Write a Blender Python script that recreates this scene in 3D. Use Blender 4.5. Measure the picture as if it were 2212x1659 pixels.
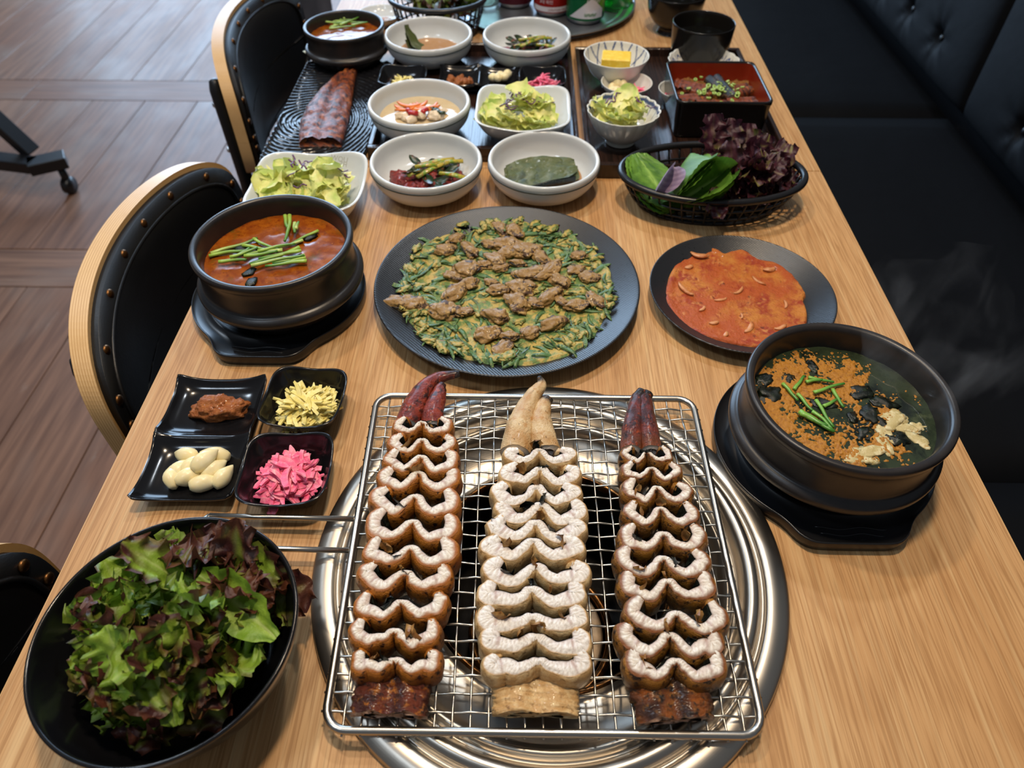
import bpy, math, random
import numpy as np
from mathutils import Vector, Matrix, noise, Euler
from math import sin, cos, pi, radians, sqrt, exp

for o in list(bpy.data.objects): bpy.data.objects.remove(o)
SC = bpy.context.scene
COL = SC.collection
TZ = 0.74            # height of the table top above the floor
H = 0.483            # height of the camera above the table top
rnd = random.Random(11)

# ---------------------------------------------------------------- camera
F_PX, CX, CY, VX, VY = 1533.0, 1106.0, 829.5, 1146.0, -833.0
_Y = np.array([VX-CX, CY-VY, F_PX]); _Y /= np.linalg.norm(_Y)
_Z = np.array([0, F_PX, -(CY-VY)]); _Z /= np.linalg.norm(_Z)
_X = np.array([1., 0, 0]); _X -= _X@_Y*_Y + _X@_Z*_Z; _X /= np.linalg.norm(_X)
RM = np.array([_X, _Y, _Z])
cd = bpy.data.cameras.new('camera'); cam = bpy.data.objects.new('camera', cd); COL.objects.link(cam)
mw = Matrix.Identity(4)
for i in range(3):
    mw[i][0], mw[i][1], mw[i][2] = RM[i][0], RM[i][1], -RM[i][2]
mw[0][3], mw[1][3], mw[2][3] = 0, 0, TZ+H
cam.matrix_world = mw
cd.sensor_width = 36; cd.lens = 36*F_PX/2212; cd.clip_start = .02
cd.dof.use_dof = True; cd.dof.focus_distance = .56; cd.dof.aperture_fstop = 8.0
SC.camera = cam

def at(x, y, z=0.0):
    """point of the photograph (2212 wide) on the level plane z above the table"""
    d = RM @ np.array([x-CX, CY-y, F_PX]); t = (z-H)/d[2]
    return float(d[0]*t), float(d[1]*t)

# ---------------------------------------------------------------- world and lamps
SC.view_settings.view_transform = 'Standard'; SC.view_settings.look = 'None'
SC.view_settings.gamma = 1; SC.view_settings.use_curve_mapping = False
SC.view_settings.exposure = 0.0
W = bpy.data.worlds.new('world'); SC.world = W; W.use_nodes = True
W.node_tree.nodes['Background'].inputs[0].default_value = (.80, .88, 1.0, 1)
W.node_tree.nodes['Background'].inputs[1].default_value = .17

def lamp(name, kind, loc, power, color, size=.1, size_y=None, aim=None, spot=None, blend=.5):
    l = bpy.data.lights.new(name, kind); l.energy = power; l.color = color
    o = bpy.data.objects.new(name, l); COL.objects.link(o); o.location = loc
    if kind == 'AREA':
        l.shape = 'RECTANGLE' if size_y else 'DISK'; l.size = size
        if size_y: l.size_y = size_y
    elif kind == 'SPOT':
        l.shadow_soft_size = size; l.spot_size = spot or 1.6; l.spot_blend = blend
    else: l.shadow_soft_size = size
    if aim is not None:
        o.rotation_euler = (Vector(aim)-Vector(loc)).to_track_quat('-Z', 'Y').to_euler()
    return o
WARM = (1.0, .80, .58); NEUT = (1.0, .93, .84); COOL = (.72, .85, 1.0)
lamp('window_light', 'AREA', (-1.45, 4.7, 1.75), 250, (.50, .72, 1.0), 2.8, 2.9, aim=(-1.45, 0, 1.75))
lamp('pendant_light', 'AREA', (.06, .50, TZ+1.45), 13, WARM, .11, aim=(.06, .50, TZ))
lamp('ceiling_spot_light', 'AREA', (-.45, .95, TZ+1.75), 9, WARM, .10, aim=(-.1, .55, TZ))
lamp('ceiling_spot_light', 'AREA', (.25, 1.35, TZ+1.75), 8, (.86, .93, 1.0), .10, aim=(.1, .9, TZ))
lamp('ceiling_spot_light', 'AREA', (-.9, -.1, TZ+1.75), 6, COOL, .25, aim=(-.2, .3, TZ))
lamp('ceiling_spot_light', 'AREA', (-1.6, 1.6, TZ+1.9), 12, COOL, .3, aim=(-1.4, 1.6, 0))

# ---------------------------------------------------------------- materials
def lin(c):
    return tuple(((v/12.92) if v <= .04045 else ((v+.055)/1.055)**2.4) for v in c)
def hexc(h):
    return lin(tuple(int(h[i:i+2], 16)/255 for i in (0, 2, 4)))
class NT:
    def __init__(s, name):
        s.m = bpy.data.materials.new(name); s.m.use_nodes = True; s.t = s.m.node_tree; s.n = s.t.nodes
        s.b = s.n['Principled BSDF']; s.tc = s.n.new('ShaderNodeTexCoord')
    def N(s, kind, **kw):
        n = s.n.new('ShaderNode'+kind)
        for k, v in kw.items(): setattr(n, k, v)
        return n
    def L(s, a, b): s.t.links.new(a, b)
    def noise(s, scale, detail=4, vec=None, rough=.55, dist=0):
        n = s.N('TexNoise'); n.inputs['Scale'].default_value = scale; n.inputs['Detail'].default_value = detail
        n.inputs['Roughness'].default_value = rough; n.inputs['Distortion'].default_value = dist
        s.L(vec or s.tc.outputs['Object'], n.inputs['Vector']); return n.outputs['Fac']
    def ramp(s, fac, stops):
        r = s.N('ValToRGB'); e = r.color_ramp.elements
        while len(e) < len(stops): e.new(.5)
        for i, (p, c) in enumerate(stops):
            e[i].position = p; e[i].color = (c if not isinstance(c, (int, float)) else (c, c, c))[:3]+(1,) if not isinstance(c, (int, float)) else (c, c, c, 1)
        s.L(fac, r.inputs[0]); return r.outputs[0]
    def mapping(s, scale=(1, 1, 1), rot=(0, 0, 0), vec=None):
        n = s.N('Mapping'); n.inputs['Scale'].default_value = scale; n.inputs['Rotation'].default_value = rot
        s.L(vec or s.tc.outputs['Object'], n.inputs['Vector']); return n.outputs[0]
    def mix(s, fac, a, b, blend='MIX'):
        n = s.N('Mix', data_type='RGBA', blend_type=blend)
        for k, v in ((0, fac), (6, a), (7, b)):
            if isinstance(v, (int, float)): n.inputs[k].default_value = v
            elif isinstance(v, tuple): n.inputs[k].default_value = tuple(v[:3])+(1,)
            else: s.L(v, n.inputs[k])
        return n.outputs[2]
    def math(s, op, a, b=0.0, c=0.0):
        n = s.N('Math', operation=op)
        for i, v in enumerate((a, b, c)):
            if isinstance(v, (int, float)): n.inputs[i].default_value = v
            else: s.L(v, n.inputs[i])
        return n.outputs[0]
    def bump(s, h, strength=.3, dist=.001):
        n = s.N('Bump'); n.inputs['Strength'].default_value = strength; n.inputs['Distance'].default_value = dist
        s.L(h, n.inputs['Height']); s.L(n.outputs[0], s.b.inputs['Normal']); return n
    def set(s, **kw):
        names = dict(col='Base Color', rough='Roughness', metal='Metallic', coat='Coat Weight', coatr='Coat Roughness',
                     spec='Specular IOR Level', trans='Transmission Weight', ior='IOR', sss='Subsurface Weight', alpha='Alpha')
        for k, v in kw.items():
            i = s.b.inputs[names[k]]
            if isinstance(v, (int, float)): i.default_value = v
            elif isinstance(v, tuple): i.default_value = tuple(v[:3])+(1,)
            else: s.L(v, i)
        return s

def mat(name, col, rough=.5, metal=0, layers=(), bump=None, coat=0, coatr=.1, spec=.5, sss=0, attr=False, trans=0, ior=1.45, transl=0, alpha=1, fine=1.0):
    """layers: (scale, colour, low, high) noise patches mixed over the base colour; bump: (scale, strength, distance)"""
    s = NT(name); c = hexc(col) if isinstance(col, str) else col
    if attr:
        a = s.N('Attribute'); a.attribute_name = 'Col'; c = a.outputs['Color']
    for sc, c2, lo, hi in layers:
        c2 = hexc(c2) if isinstance(c2, str) else c2
        f = s.ramp(s.noise(sc*fine, 6, rough=.62), [(lo, 0), (hi, 1)])
        c = s.mix(f, c, c2)
    s.set(col=c, rough=rough, metal=metal, coat=coat, coatr=coatr, spec=spec, trans=trans, ior=ior, alpha=alpha)
    if sss:
        s.b.inputs['Subsurface Weight'].default_value = sss; s.b.inputs['Subsurface Scale'].default_value = .004
        s.b.inputs['Subsurface Radius'].default_value = (1, .7, .5)
    if bump: s.bump(s.noise(bump[0]*(fine**.8), 6, rough=.65), bump[1], bump[2])
    if transl:
        tr = s.N('BsdfTranslucent'); mx = s.N('MixShader'); mx.inputs[0].default_value = transl
        if isinstance(c, tuple): tr.inputs[0].default_value = c[:3]+(1,)
        else: s.L(c, tr.inputs[0])
        out = s.n['Material Output']
        s.L(s.b.outputs[0], mx.inputs[1]); s.L(tr.outputs[0], mx.inputs[2]); s.L(mx.outputs[0], out.inputs[0])
    return s.m

def wood_table():
    s = NT('oak_veneer'); o = s.tc.outputs['Object']
    warp = s.noise(1.0, 2, vec=s.mapping((3.4, .9, 1)), rough=.4)
    x = s.N('SeparateXYZ'); s.L(o, x.inputs[0])
    # annual rings: level lines of a slow field, drawn out along Y into cathedral figures
    fld = s.math('ADD', s.math('MULTIPLY', x.outputs[0], 9.0), s.math('MULTIPLY', warp, 9.0))
    saw = s.math('FRACT', s.math('MULTIPLY', fld, 5.0))
    ring = s.ramp(saw, [(0, .1), (.5, .35), (.85, .9), (1, .1)])
    part = s.ramp(s.noise(1, 1, vec=s.mapping((2.2, .5, 1))), [(.47, .12), (.62, 1)])
    fine = s.noise(1, 2, vec=s.mapping((640, 15, 30)), rough=.55, dist=.8)
    fine2 = s.noise(1, 2, vec=s.mapping((260, 5, 30)))
    wide = s.noise(1, 3, vec=s.mapping((18, 1.2, 1)))
    base = s.ramp(wide, [(.3, hexc('b88a59')), (.7, hexc('caa06e'))])
    c = s.mix(s.math('MULTIPLY', s.math('MULTIPLY', ring, part), .62), base, hexc('a37444'))
    c = s.mix(s.ramp(fine, [(.44, 0), (.62, .62)]), c, hexc('94683c'))
    c = s.mix(s.ramp(fine2, [(.52, 0), (.72, .4)]), c, hexc('dcbc8a'))
    s.set(col=c, rough=.44, spec=.32)
    s.bump(fine, .12, .0003)
    return s.m

def wood_floor():
    s = NT('floor_plank_wood')
    oi = s.N('ObjectInfo'); cb = s.N('CombineXYZ')
    s.L(s.math('MULTIPLY', oi.outputs['Random'], 37), cb.inputs[0]); s.L(s.math('MULTIPLY', oi.outputs['Random'], 11), cb.inputs[1])
    va = s.N('VectorMath', operation='ADD'); s.L(s.tc.outputs['Object'], va.inputs[0]); s.L(cb.outputs[0], va.inputs[1]); v = va.outputs[0]
    g = s.noise(1, 4, vec=s.mapping((3, 55, 3), vec=v), dist=.5)
    p = s.noise(1, 3, vec=s.mapping((2.2, 5, 3), vec=v), rough=.6)
    q = s.noise(1, 5, vec=s.mapping((7, 22, 3), vec=v), rough=.7)
    base = s.mix(oi.outputs['Random'], hexc('7a5038'), hexc('8a644c'))
    c = s.mix(s.ramp(g, [(.35, 0), (.7, .8)]), base, hexc('583a2a'))
    c = s.mix(s.ramp(p, [(.5, 0), (.75, .55)]), c, hexc('857468'))
    c = s.mix(s.ramp(q, [(.62, 0), (.8, .5)]), c, hexc('938578'))
    s.set(col=c, rough=s.ramp(p, [(.3, .56), (.7, .44)]), spec=.32)
    s.bump(g, .25, .0008); return s.m

def steel(name, col='b4aca0', rough=.33, radial=True):
    s = NT(name)
    if radial:
        ln = s.N('VectorMath', operation='LENGTH'); m = s.mapping((1, 1, 0)); s.L(m, ln.inputs[0])
        cb = s.N('CombineXYZ'); s.L(s.math('MULTIPLY', ln.outputs['Value'], 900), cb.inputs[0])
        f = s.noise(1, 3, vec=cb.outputs[0]); s.bump(f, .10, .0004)
        tg = s.N('Tangent', direction_type='RADIAL', axis='Z'); s.L(tg.outputs[0], s.b.inputs['Tangent']); s.b.inputs['Anisotropic'].default_value = .5
        n2 = s.noise(14, 4); s.set(rough=s.ramp(n2, [(.3, rough), (.8, rough+.14)]))
    else:
        s.set(rough=rough)
    s.set(col=hexc(col), metal=1); return s.m

def leather():
    s = NT('black_leather'); f = s.noise(420, 4); g = s.noise(9, 3)
    s.set(col=(.0045, .0045, .005), rough=s.ramp(g, [(.3, .36), (.7, .5)]), spec=.4); s.bump(f, .25, .0006); return s.m
def vinyl():
    s = NT('black_vinyl'); s.set(col=(.0035, .0038, .0048), rough=.62, spec=.11); s.bump(s.noise(9, 4), .35, .006); return s.m
def plywood():
    s = NT('plywood_edge'); w = s.N('TexWave', wave_type='BANDS', bands_direction='X'); w.inputs['Scale'].default_value = 80
    w.inputs['Distortion'].default_value = .6; s.L(s.tc.outputs['Object'], w.inputs['Vector'])
    g = s.noise(1, 3, vec=s.mapping((300, 8, 8)))
    c = s.mix(s.ramp(g, [(.35, 0), (.65, .6)]), hexc('dcb27a'), hexc('c3965c')); s.set(col=c, rough=.42)
    return s.m
def tray_wood():
    s = NT('dark_tray_wood'); g = s.noise(1, 4, vec=s.mapping((330, 9, 20)), dist=.4); k = s.noise(1, 2, vec=s.mapping((26, 5, 5)))
    c = s.ramp(g, [(.35, hexc('1a110d')), (.7, hexc('35221a'))]); s.set(col=c, rough=.15, spec=.6)
    s.bump(s.math('ADD', g, k), .35, .0008); return s.m
def stoneware():
    return mat('black_stoneware', (.014, .012, .012), .34, layers=[(60, (.022, .018, .016), .4, .7)], bump=(500, .12, .0004), spec=.5)
def speckle_plate():
    s = NT('black_speckled_glaze'); a = s.tc.outputs['Object']
    w1 = s.N('TexWave'); w1.bands_direction = 'DIAGONAL'; w1.inputs['Scale'].default_value = 210; w1.inputs['Distortion'].default_value = 1.5; s.L(a, w1.inputs[0])
    sp = s.ramp(s.noise(330, 2), [(.66, 0), (.69, 1)])
    c = s.mix(sp, hexc('1b1c1f'), hexc('060607')); s.set(col=c, rough=.36, spec=.5)
    s.bump(w1.outputs['Fac'], .22, .0006); return s.m

MT = {}
MT['table'] = wood_table(); MT['floor'] = wood_floor(); MT['steel'] = steel('brushed_steel'); MT['wire'] = steel('rack_wire_steel', 'b0aba2', .28, False)
MT['chrome'] = steel('chrome', 'd8d8d8', .12, False)
MT['leather'] = leather(); MT['vinyl'] = vinyl(); MT['ply'] = mat('plywood_edge', 'ffffff', .42, attr=True, layers=[(60, 'c9a06a', .5, .75)]); MT['tray'] = tray_wood(); MT['stone'] = stoneware(); MT['speckle'] = speckle_plate()
MT['tedge'] = mat('table_edge_band', 'c59c66', .4)
MT['brass'] = mat('aged_brass', '6b4a2c', .38, 1, bump=(300, .2, .0005))
MT['blackmetal'] = mat('black_painted_metal', (.008, .008, .009), .35)
MT['pit'] = mat('sooty_steel', (.006, .005, .005), .6, bump=(60, .3, .002))
MT['copper'] = mat('heat_tinted_steel', '9a6a3c', .28, .9, layers=[(40, '2a1a10', .4, .62)])
MT['burner'] = mat('burner_plate', 'a89278', .42, .7, layers=[(30, '6e5c48', .4, .7)])
MT['blackgloss'] = mat('black_melamine', (.006, .006, .007), .16, spec=.5, bump=(25, .05, .001))
MT['blackmatt'] = mat('black_melamine_satin', (.008, .008, .009), .3)
MT['blackplastic'] = mat('black_plastic', (.008, .008, .009), .3)
MT['white'] = mat('white_porcelain', 'cdd0cf', .14, layers=[(6, 'c4c9ca', .4, .7)])
MT['attrwhite'] = mat('painted_porcelain', 'ffffff', .14, attr=True)
MT['line'] = mat('dark_glaze_line', '2c3530', .3)
MT['greytext'] = mat('grey_print', '9a988e', .4)
MT['alu'] = mat('dull_aluminium', '8f9297', .34, .9, bump=(200, .1, .0005))
MT['lacq'] = mat('black_lacquer', (.007, .006, .005), .2); MT['lacqred'] = mat('red_lacquer', '7a2311', .25)
MT['flesh'] = mat('eel_flesh', 'ffffff', .38, attr=True, bump=(420, .45, .0015), sss=.12, fine=2.4)
MT['glaze'] = mat('sauce_glazed_skin', 'ffffff', .3, attr=True, layers=[(70, 'b06a1e', .52, .66), (90, '2a0d05', .53, .64)], bump=(260, .8, .002), coat=.22, coatr=.18, fine=2.4)
MT['glaze2'] = mat('dark_grilled_skin', 'ffffff', .3, attr=True, layers=[(70, '94601c', .52, .66), (75, '180a04', .50, .62)], bump=(260, .8, .002), coat=.22, coatr=.18, fine=2.4)
MT['plain'] = mat('plain_grilled_skin', 'bd9661', .4, layers=[(70, 'd9bd8c', .45, .65), (90, '7a5226', .56, .72), (160, '3c2a18', .7, .78)], bump=(260, .5, .0015), coat=.15, fine=2.4)
MT['lining'] = mat('eel_belly_lining', '10140f', .3, layers=[(120, '3c463c', .55, .75)], bump=(200, .5, .001), coat=.3, fine=2.4)
MT['flake'] = mat('dried_membrane', '8a5a2a', .45, layers=[(120, 'c49a5a', .5, .7)], transl=.2)
MT['glazed_fillet'] = mat('glazed_eel_fillet', '80380e', .42, layers=[(45, 'b0601c', .50, .62), (60, '3c1410', .47, .60), (110, '180705', .54, .64)], bump=(220, 1.0, .0022), coat=.15, coatr=.2, fine=1.8)
MT['tail_red'] = mat('red_glazed_tail', 'ffffff', .33, attr=True, layers=[(60, '2c0b06', .50, .62), (110, 'a8481c', .56, .68)], bump=(240, 1.0, .0022), coat=.2, coatr=.2, fine=2.2)
MT['tail_plain'] = mat('plain_tail', 'ffffff', .42, attr=True, layers=[(60, 'bd8a4c', .50, .68), (160, '4e3216', .62, .70)], bump=(240, .9, .0018), coat=.08, fine=2.2)
MT['leaf'] = mat('lettuce_leaf', 'ffffff', .30, attr=True, bump=(160, .5, .0018), transl=.22, fine=1.8)
MT['perilla'] = mat('perilla_leaf', 'ffffff', .42, attr=True, bump=(220, .4, .001), transl=.2, fine=1.5)
MT['ginger'] = mat('yellow_ginger', 'e8d67c', .33, layers=[(70, 'efe2a0', .45, .65)], bump=(300, .25, .0006), sss=.2, fine=1.6)
MT['pink'] = mat('pink_ginger', 'f0648a', .3, layers=[(70, 'f59aa8', .45, .65), (60, 'e0503a', .66, .75)], bump=(300, .25, .0006), sss=.2, fine=1.6)
MT['garlic'] = mat('peeled_garlic', 'ead9a4', .3, layers=[(40, 'f2e8c4', .4, .65)], bump=(90, .12, .0008), sss=.3)
MT['garlictip'] = mat('garlic_root_end', 'c9b27a', .5)
MT['paste'] = mat('soybean_paste', 'a05a26', .35, layers=[(90, 'b97438', .5, .68), (120, '8f2a1a', .68, .74)], bump=(150, .9, .003), coat=.25, fine=2.4)
MT['chive'] = mat('chive', 'ffffff', .32, attr=True, sss=.1)
MT['purple'] = mat('purple_cabbage', '5a2a58', .3, layers=[(120, 'a98aa8', .6, .72)], fine=2.4)
MT['dressing'] = mat('yellow_dressing', 'e0bd3e', .25, coat=.3)
MT['carrot'] = mat('carrot', 'e07a2c', .3); MT['radish'] = mat('radish_kimchi', 'dcc8aa', .3, sss=.2); MT['chili'] = mat('red_chili', 'a8201c', .2, fine=2.4)
MT['kimred'] = mat('kimchi_paste', '7a1c16', .3, layers=[(160, 'a83a22', .5, .68), (90, '3c100c', .55, .7)], bump=(260, .8, .002), coat=.3, fine=2.4)
MT['kimgreen'] = mat('kimchi_leaf', '24361c', .25, layers=[(60, '6a2a1c', .56, .7)], bump=(160, .4, .001), coat=.2, fine=2.4)
MT['kimstalk'] = mat('kimchi_stalk', 'b8a03c', .25, layers=[(60, '6a8a24', .45, .62), (90, 'b04a24', .58, .7)], coat=.3, fine=2.4)
MT['soyleaf'] = mat('pickled_perilla', '4c5626', .36, layers=[(30, '6a7050', .5, .64), (40, '2f3a18', .5, .64)], bump=(190, .7, .0015), coat=.08, fine=2.0)
MT['batter'] = mat('egg_batter', 'b99f52', .42, layers=[(60, '5f7a3c', .42, .56), (85, '8a5e2c', .58, .68), (40, 'c9b468', .6, .7)], bump=(190, .7, .002), fine=2.0)
MT['scal'] = mat('fried_scallion', '4f7040', .4, layers=[(110, '8a9a5c', .5, .66), (90, '2c4a34', .5, .62), (150, '6e5230', .62, .72)], bump=(260, .4, .001), fine=2)
MT['oyster'] = mat('fried_oyster', '94703a', .36, layers=[(60, 'c49e5c', .48, .60), (70, '4a2f1c', .52, .62), (110, '1c1410', .60, .67)], bump=(170, .8, .0025), coat=.15, fine=1.7)
MT['oysterfrill'] = mat('oyster_frill', '1f1a16', .35, bump=(200, .5, .001))
MT['kimpan'] = mat('kimchi_pancake', 'b2521a', .40, layers=[(11, 'c47a2c', .47, .60), (26, '9c3410', .52, .64), (55, 'd08a48', .58, .70), (60, '6e2410', .62, .70)], bump=(130, 1.0, .003), coat=.06, fine=2.0)
MT['kimpiece'] = mat('fried_cabbage', 'c98a5a', .35, layers=[(90, 'b0602c', .5, .66)], bump=(150, .4, .001), fine=2.4)
MT['egg'] = mat('steamed_egg', 'e6bc2c', .4, layers=[(60, 'eccb4c', .45, .6)], bump=(260, .25, .0006), sss=.2, fine=2.4)
MT['rice'] = mat('sauced_rice', '8a5a24', .4, layers=[(130, 'b8843c', .5, .64), (150, '4c280f', .55, .66)], bump=(260, .9, .003), fine=2.4)
MT['onion'] = mat('sliced_green_onion', '8fae4c', .3, layers=[(150, 'cdd89a', .5, .65)], fine=2.4)
MT['napkin'] = mat('paper', 'd8dcc4', .8)
MT['glassgreen'] = mat('green_glass', (.05, .55, .12), .03, trans=.9, ior=1.5); MT['glassclear'] = mat('clear_glass', (.72, .85, .76), .03, trans=.95, ior=1.5)
MT['canred'] = mat('red_can_print', '8f1610', .25, .35); MT['canmaroon'] = mat('maroon_can_print', '4a1420', .25, .35); MT['cangreen'] = mat('green_can_print', '0a5a32', .25, .35)
MT['canlight'] = mat('light_green_can_print', '5f8f2c', .25, .3); MT['canwhite'] = mat('white_can_print', 'c9c6cc', .3, .2); MT['printgreen'] = mat('green_ink', '4f7f52', .4)
MT['orangefoam'] = mat('perilla_seed_powder', 'a8701c', .5, layers=[(160, '8f5a14', .5, .65), (90, 'c08a30', .6, .7)], bump=(260, .6, .0015), fine=2.4)
MT['curd'] = mat('egg_curd', 'b8a672', .35, layers=[(70, 'd6caa0', .50, .64), (90, 'b88a3c', .62, .72)], bump=(120, .5, .002), sss=.2, fine=2.4)
MT['seaweed'] = mat('dark_seaweed', '10150f', .2, layers=[(110, '283420', .55, .7)], bump=(140, .5, .002), fine=2.4)

def broth(name, deep, patches, rough=.08, bump=(60, .12, .001)):
    s = NT(name); c = hexc(deep)
    for sc, c2, lo, hi in patches: c = s.mix(s.ramp(s.noise(sc*1.9, 6, rough=.68, dist=.4), [(lo, 0), (hi, 1)]), c, hexc(c2))
    s.set(col=c, rough=rough, spec=.5, coat=.3, coatr=.04); s.bump(s.noise(bump[0]*4, 4), bump[1], bump[2]*.5); return s.m
MT['stew'] = broth('spicy_red_broth', '7e3a08', [(30, '96500e', .42, .62), (75, '6e2c06', .52, .64), (170, 'c98a3c', .66, .72), (22, '5c4410', .54, .70)], .2, (60, .05, .001))
MT['soup'] = broth('dark_seaweed_broth', '2c3524', [(18, '141a14', .46, .60), (26, '545a3c', .60, .78)], .07)
MT['soy'] = broth('soy_liquid', 'a8794a', [(12, 'b98c5c', .4, .7)], .06); MT['clearbroth'] = broth('pale_kimchi_broth', 'c4ab80', [(14, 'd0bd98', .4, .7)], .06)
MT['darkbroth'] = broth('black_broth', '0a0a08', [(30, '14140c', .5, .7)], .05)

# ---------------------------------------------------------------- mesh helpers
def V(*a): return Vector(a)
def mesh(name, vs, fs, m=None, cols=None, smooth=True, mats=None, mi=None):
    me = bpy.data.meshes.new(name); me.from_pydata([tuple(v) for v in vs], [], fs)
    if smooth: me.polygons.foreach_set('use_smooth', [True]*len(me.polygons))
    for k in (mats or ([m] if m else [])): me.materials.append(MT[k] if isinstance(k, str) else k)
    if mi: me.polygons.foreach_set('material_index', mi)
    if cols is not None:
        a = me.color_attributes.new('Col', 'FLOAT_COLOR', 'POINT')
        a.data.foreach_set('color', np.array([tuple(c[:3])+(1,) for c in cols], dtype=np.float32).ravel())
    me.update(); return me
def put(name, me, parent=None, loc=(0, 0, 0), rot=(0, 0, 0), label=None, kind=None):
    o = bpy.data.objects.new(name, me); COL.objects.link(o); o.location = loc; o.rotation_euler = rot
    if parent is not None: o.parent = parent
    if label: o['label'] = label
    if kind: o['kind'] = kind
    return o
def tag(o, label, cat, group=None, kind=None):
    o['label'] = label; o['category'] = cat
    if group: o['group'] = group
    if kind: o['kind'] = kind
    return o
def thing(name, label, cat, loc=(0, 0, 0), rz=0, group=None):
    o = bpy.data.objects.new(name, None); COL.objects.link(o); o.location = loc; o.rotation_euler = (0, 0, rz) if isinstance(rz, (int, float)) else rz
    o.empty_display_size = .02
    return tag(o, label, cat, group)
def lerp(a, b, t): return tuple(a[i]+(b[i]-a[i])*t for i in range(len(a)))
def nz(x, y=0, z=0, s=1): return noise.noise(Vector((x*s, y*s, z*s)))
def catmull(pts, n):
    P = [np.array(p, float) for p in pts]; P = [2*P[0]-P[1]]+P+[2*P[-1]-P[-2]]; out = []
    m = len(P)-3
    for i in range(n):
        t = i/(n-1)*m; k = min(int(t), m-1); t -= k; a, b, c, d = P[k:k+4]
        out.append(.5*((2*b)+(-a+c)*t+(2*a-5*b+4*c-d)*t*t+(-a+3*b-3*c+d)*t**3))
    return out
def grid_faces(nu, nv, closed_u=False, off=0):
    f = []
    for j in range(nv-1):
        for i in range(nu if closed_u else nu-1):
            a = off+j*nu+i; b = off+j*nu+(i+1) % nu
            f.append((a, b, b+nu, a+nu))
    return f
def lathe(prof, seg=64, fn=None):
    """prof: (radius, z) from the outside bottom round to the inside; fn(angle, radius, z) may bend it"""
    vs = []
    for r, z in prof:
        for i in range(seg):
            a = 2*pi*i/seg
            rr, zz = fn(a, r, z) if fn else (r, z)
            vs.append((rr*cos(a), rr*sin(a), zz))
    fs = grid_faces(seg, len(prof), True)
    fs = [tuple(f) for f in fs]
    return vs, fs
def smoothprof(pts, n=28): return [(float(p[0]), float(p[1])) for p in catmull(pts, n)]
def tube(pts, rad, seg=6, cap=True):
    vs, fs = [], []; n = len(pts); P = [Vector(p) for p in pts]
    up = Vector((0, 0, 1)); prev = None
    for i in range(n):
        t = (P[min(i+1, n-1)]-P[max(i-1, 0)])
        if t.length < 1e-9: t = Vector((0, 0, 1))
        t.normalize()
        if prev is None:
            a = t.cross(up)
            if a.length < 1e-3: a = t.cross(Vector((1, 0, 0)))
        else: a = prev-t*prev.dot(t)
        a.normalize(); prev = a; b = t.cross(a); r = rad[i] if isinstance(rad, list) else rad
        ra, rb = r if isinstance(r, tuple) else (r, r)
        for k in range(seg):
            w = 2*pi*k/seg; vs.append(P[i]+a*cos(w)*ra+b*sin(w)*rb)
    fs = grid_faces(seg, n, True)
    if cap: fs += [tuple(reversed(range(seg))), tuple(range((n-1)*seg, n*seg))]
    return vs, fs
def closed_tube(pts, rad, seg=8):
    n = len(pts); P = [Vector(p) for p in pts]; vs = []
    for i in range(n):
        t = (P[(i+1) % n]-P[i-1]).normalized(); a = t.cross(Vector((0, 0, 1))).normalized(); b = t.cross(a)
        for k in range(seg):
            w = 2*pi*k/seg; vs.append(P[i]+a*cos(w)*rad+b*sin(w)*rad)
    fs = []
    for i in range(n):
        for k in range(seg):
            a, b = i*seg+k, i*seg+(k+1) % seg; c, d = ((i+1) % n)*seg+(k+1) % seg, ((i+1) % n)*seg+k
            fs.append((a, b, c, d))
    return vs, fs
def box(x0, x1, y0, y1, z0, z1, bev=0):
    """box; with bev its edges are chamfered"""
    if not bev:
        vs = [(x, y, z) for z in (z0, z1) for y in (y0, y1) for x in (x0, x1)]
        return vs, [(0, 2, 3, 1), (4, 5, 7, 6), (0, 1, 5, 4), (1, 3, 7, 5), (3, 2, 6, 7), (2, 0, 4, 6)]
    vs, b = [], bev; L = []
    for z, k in ((z0, b), (z0+b, 0), (z1-b, 0), (z1, b)):
        for (x, y, dx, dy) in ((x0, y0, 1, 1), (x1, y0, -1, 1), (x1, y1, -1, -1), (x0, y1, 1, -1)):
            p1 = (x+dx*(b+k*.6), y+dy*k*1.0, z); p2 = (x+dx*k*1.0, y+dy*(b+k*.6), z)
            L += ([p2, p1] if (dx*dy > 0) else [p1, p2])
    fs = grid_faces(8, 4, True)+[tuple(reversed(range(8))), tuple(range(24, 32))]
    return L, fs
def join(*parts):
    vs, fs = [], []
    for v, f in parts:
        o = len(vs); vs += list(v); fs += [tuple(i+o for i in q) for q in f]
    return vs, fs
def xf(vf, M): return [M @ Vector(v) for v in vf[0]], vf[1]
def TR(x=0, y=0, z=0, rx=0, ry=0, rz=0, s=1):
    return Matrix.Translation((x, y, z)) @ Euler((rx, ry, rz)).to_matrix().to_4x4() @ (Matrix.Diagonal((s, s, s, 1)) if isinstance(s, (int, float)) else Matrix.Diagonal(tuple(s)+(1,)))
def sq(a, n=4.0):
    """unit superellipse"""
    c, s = cos(a), sin(a); k = (abs(c)**n+abs(s)**n)**(-1/n); return c*k, s*k
_ico = {}
def ico(sub=2):
    if sub not in _ico:
        import bmesh
        bm = bmesh.new(); bmesh.ops.create_icosphere(bm, subdivisions=sub, radius=1)
        _ico[sub] = ([v.co.copy() for v in bm.verts], [tuple(v.index for v in f.verts) for f in bm.faces]); bm.free()
    return _ico[sub]
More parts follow.
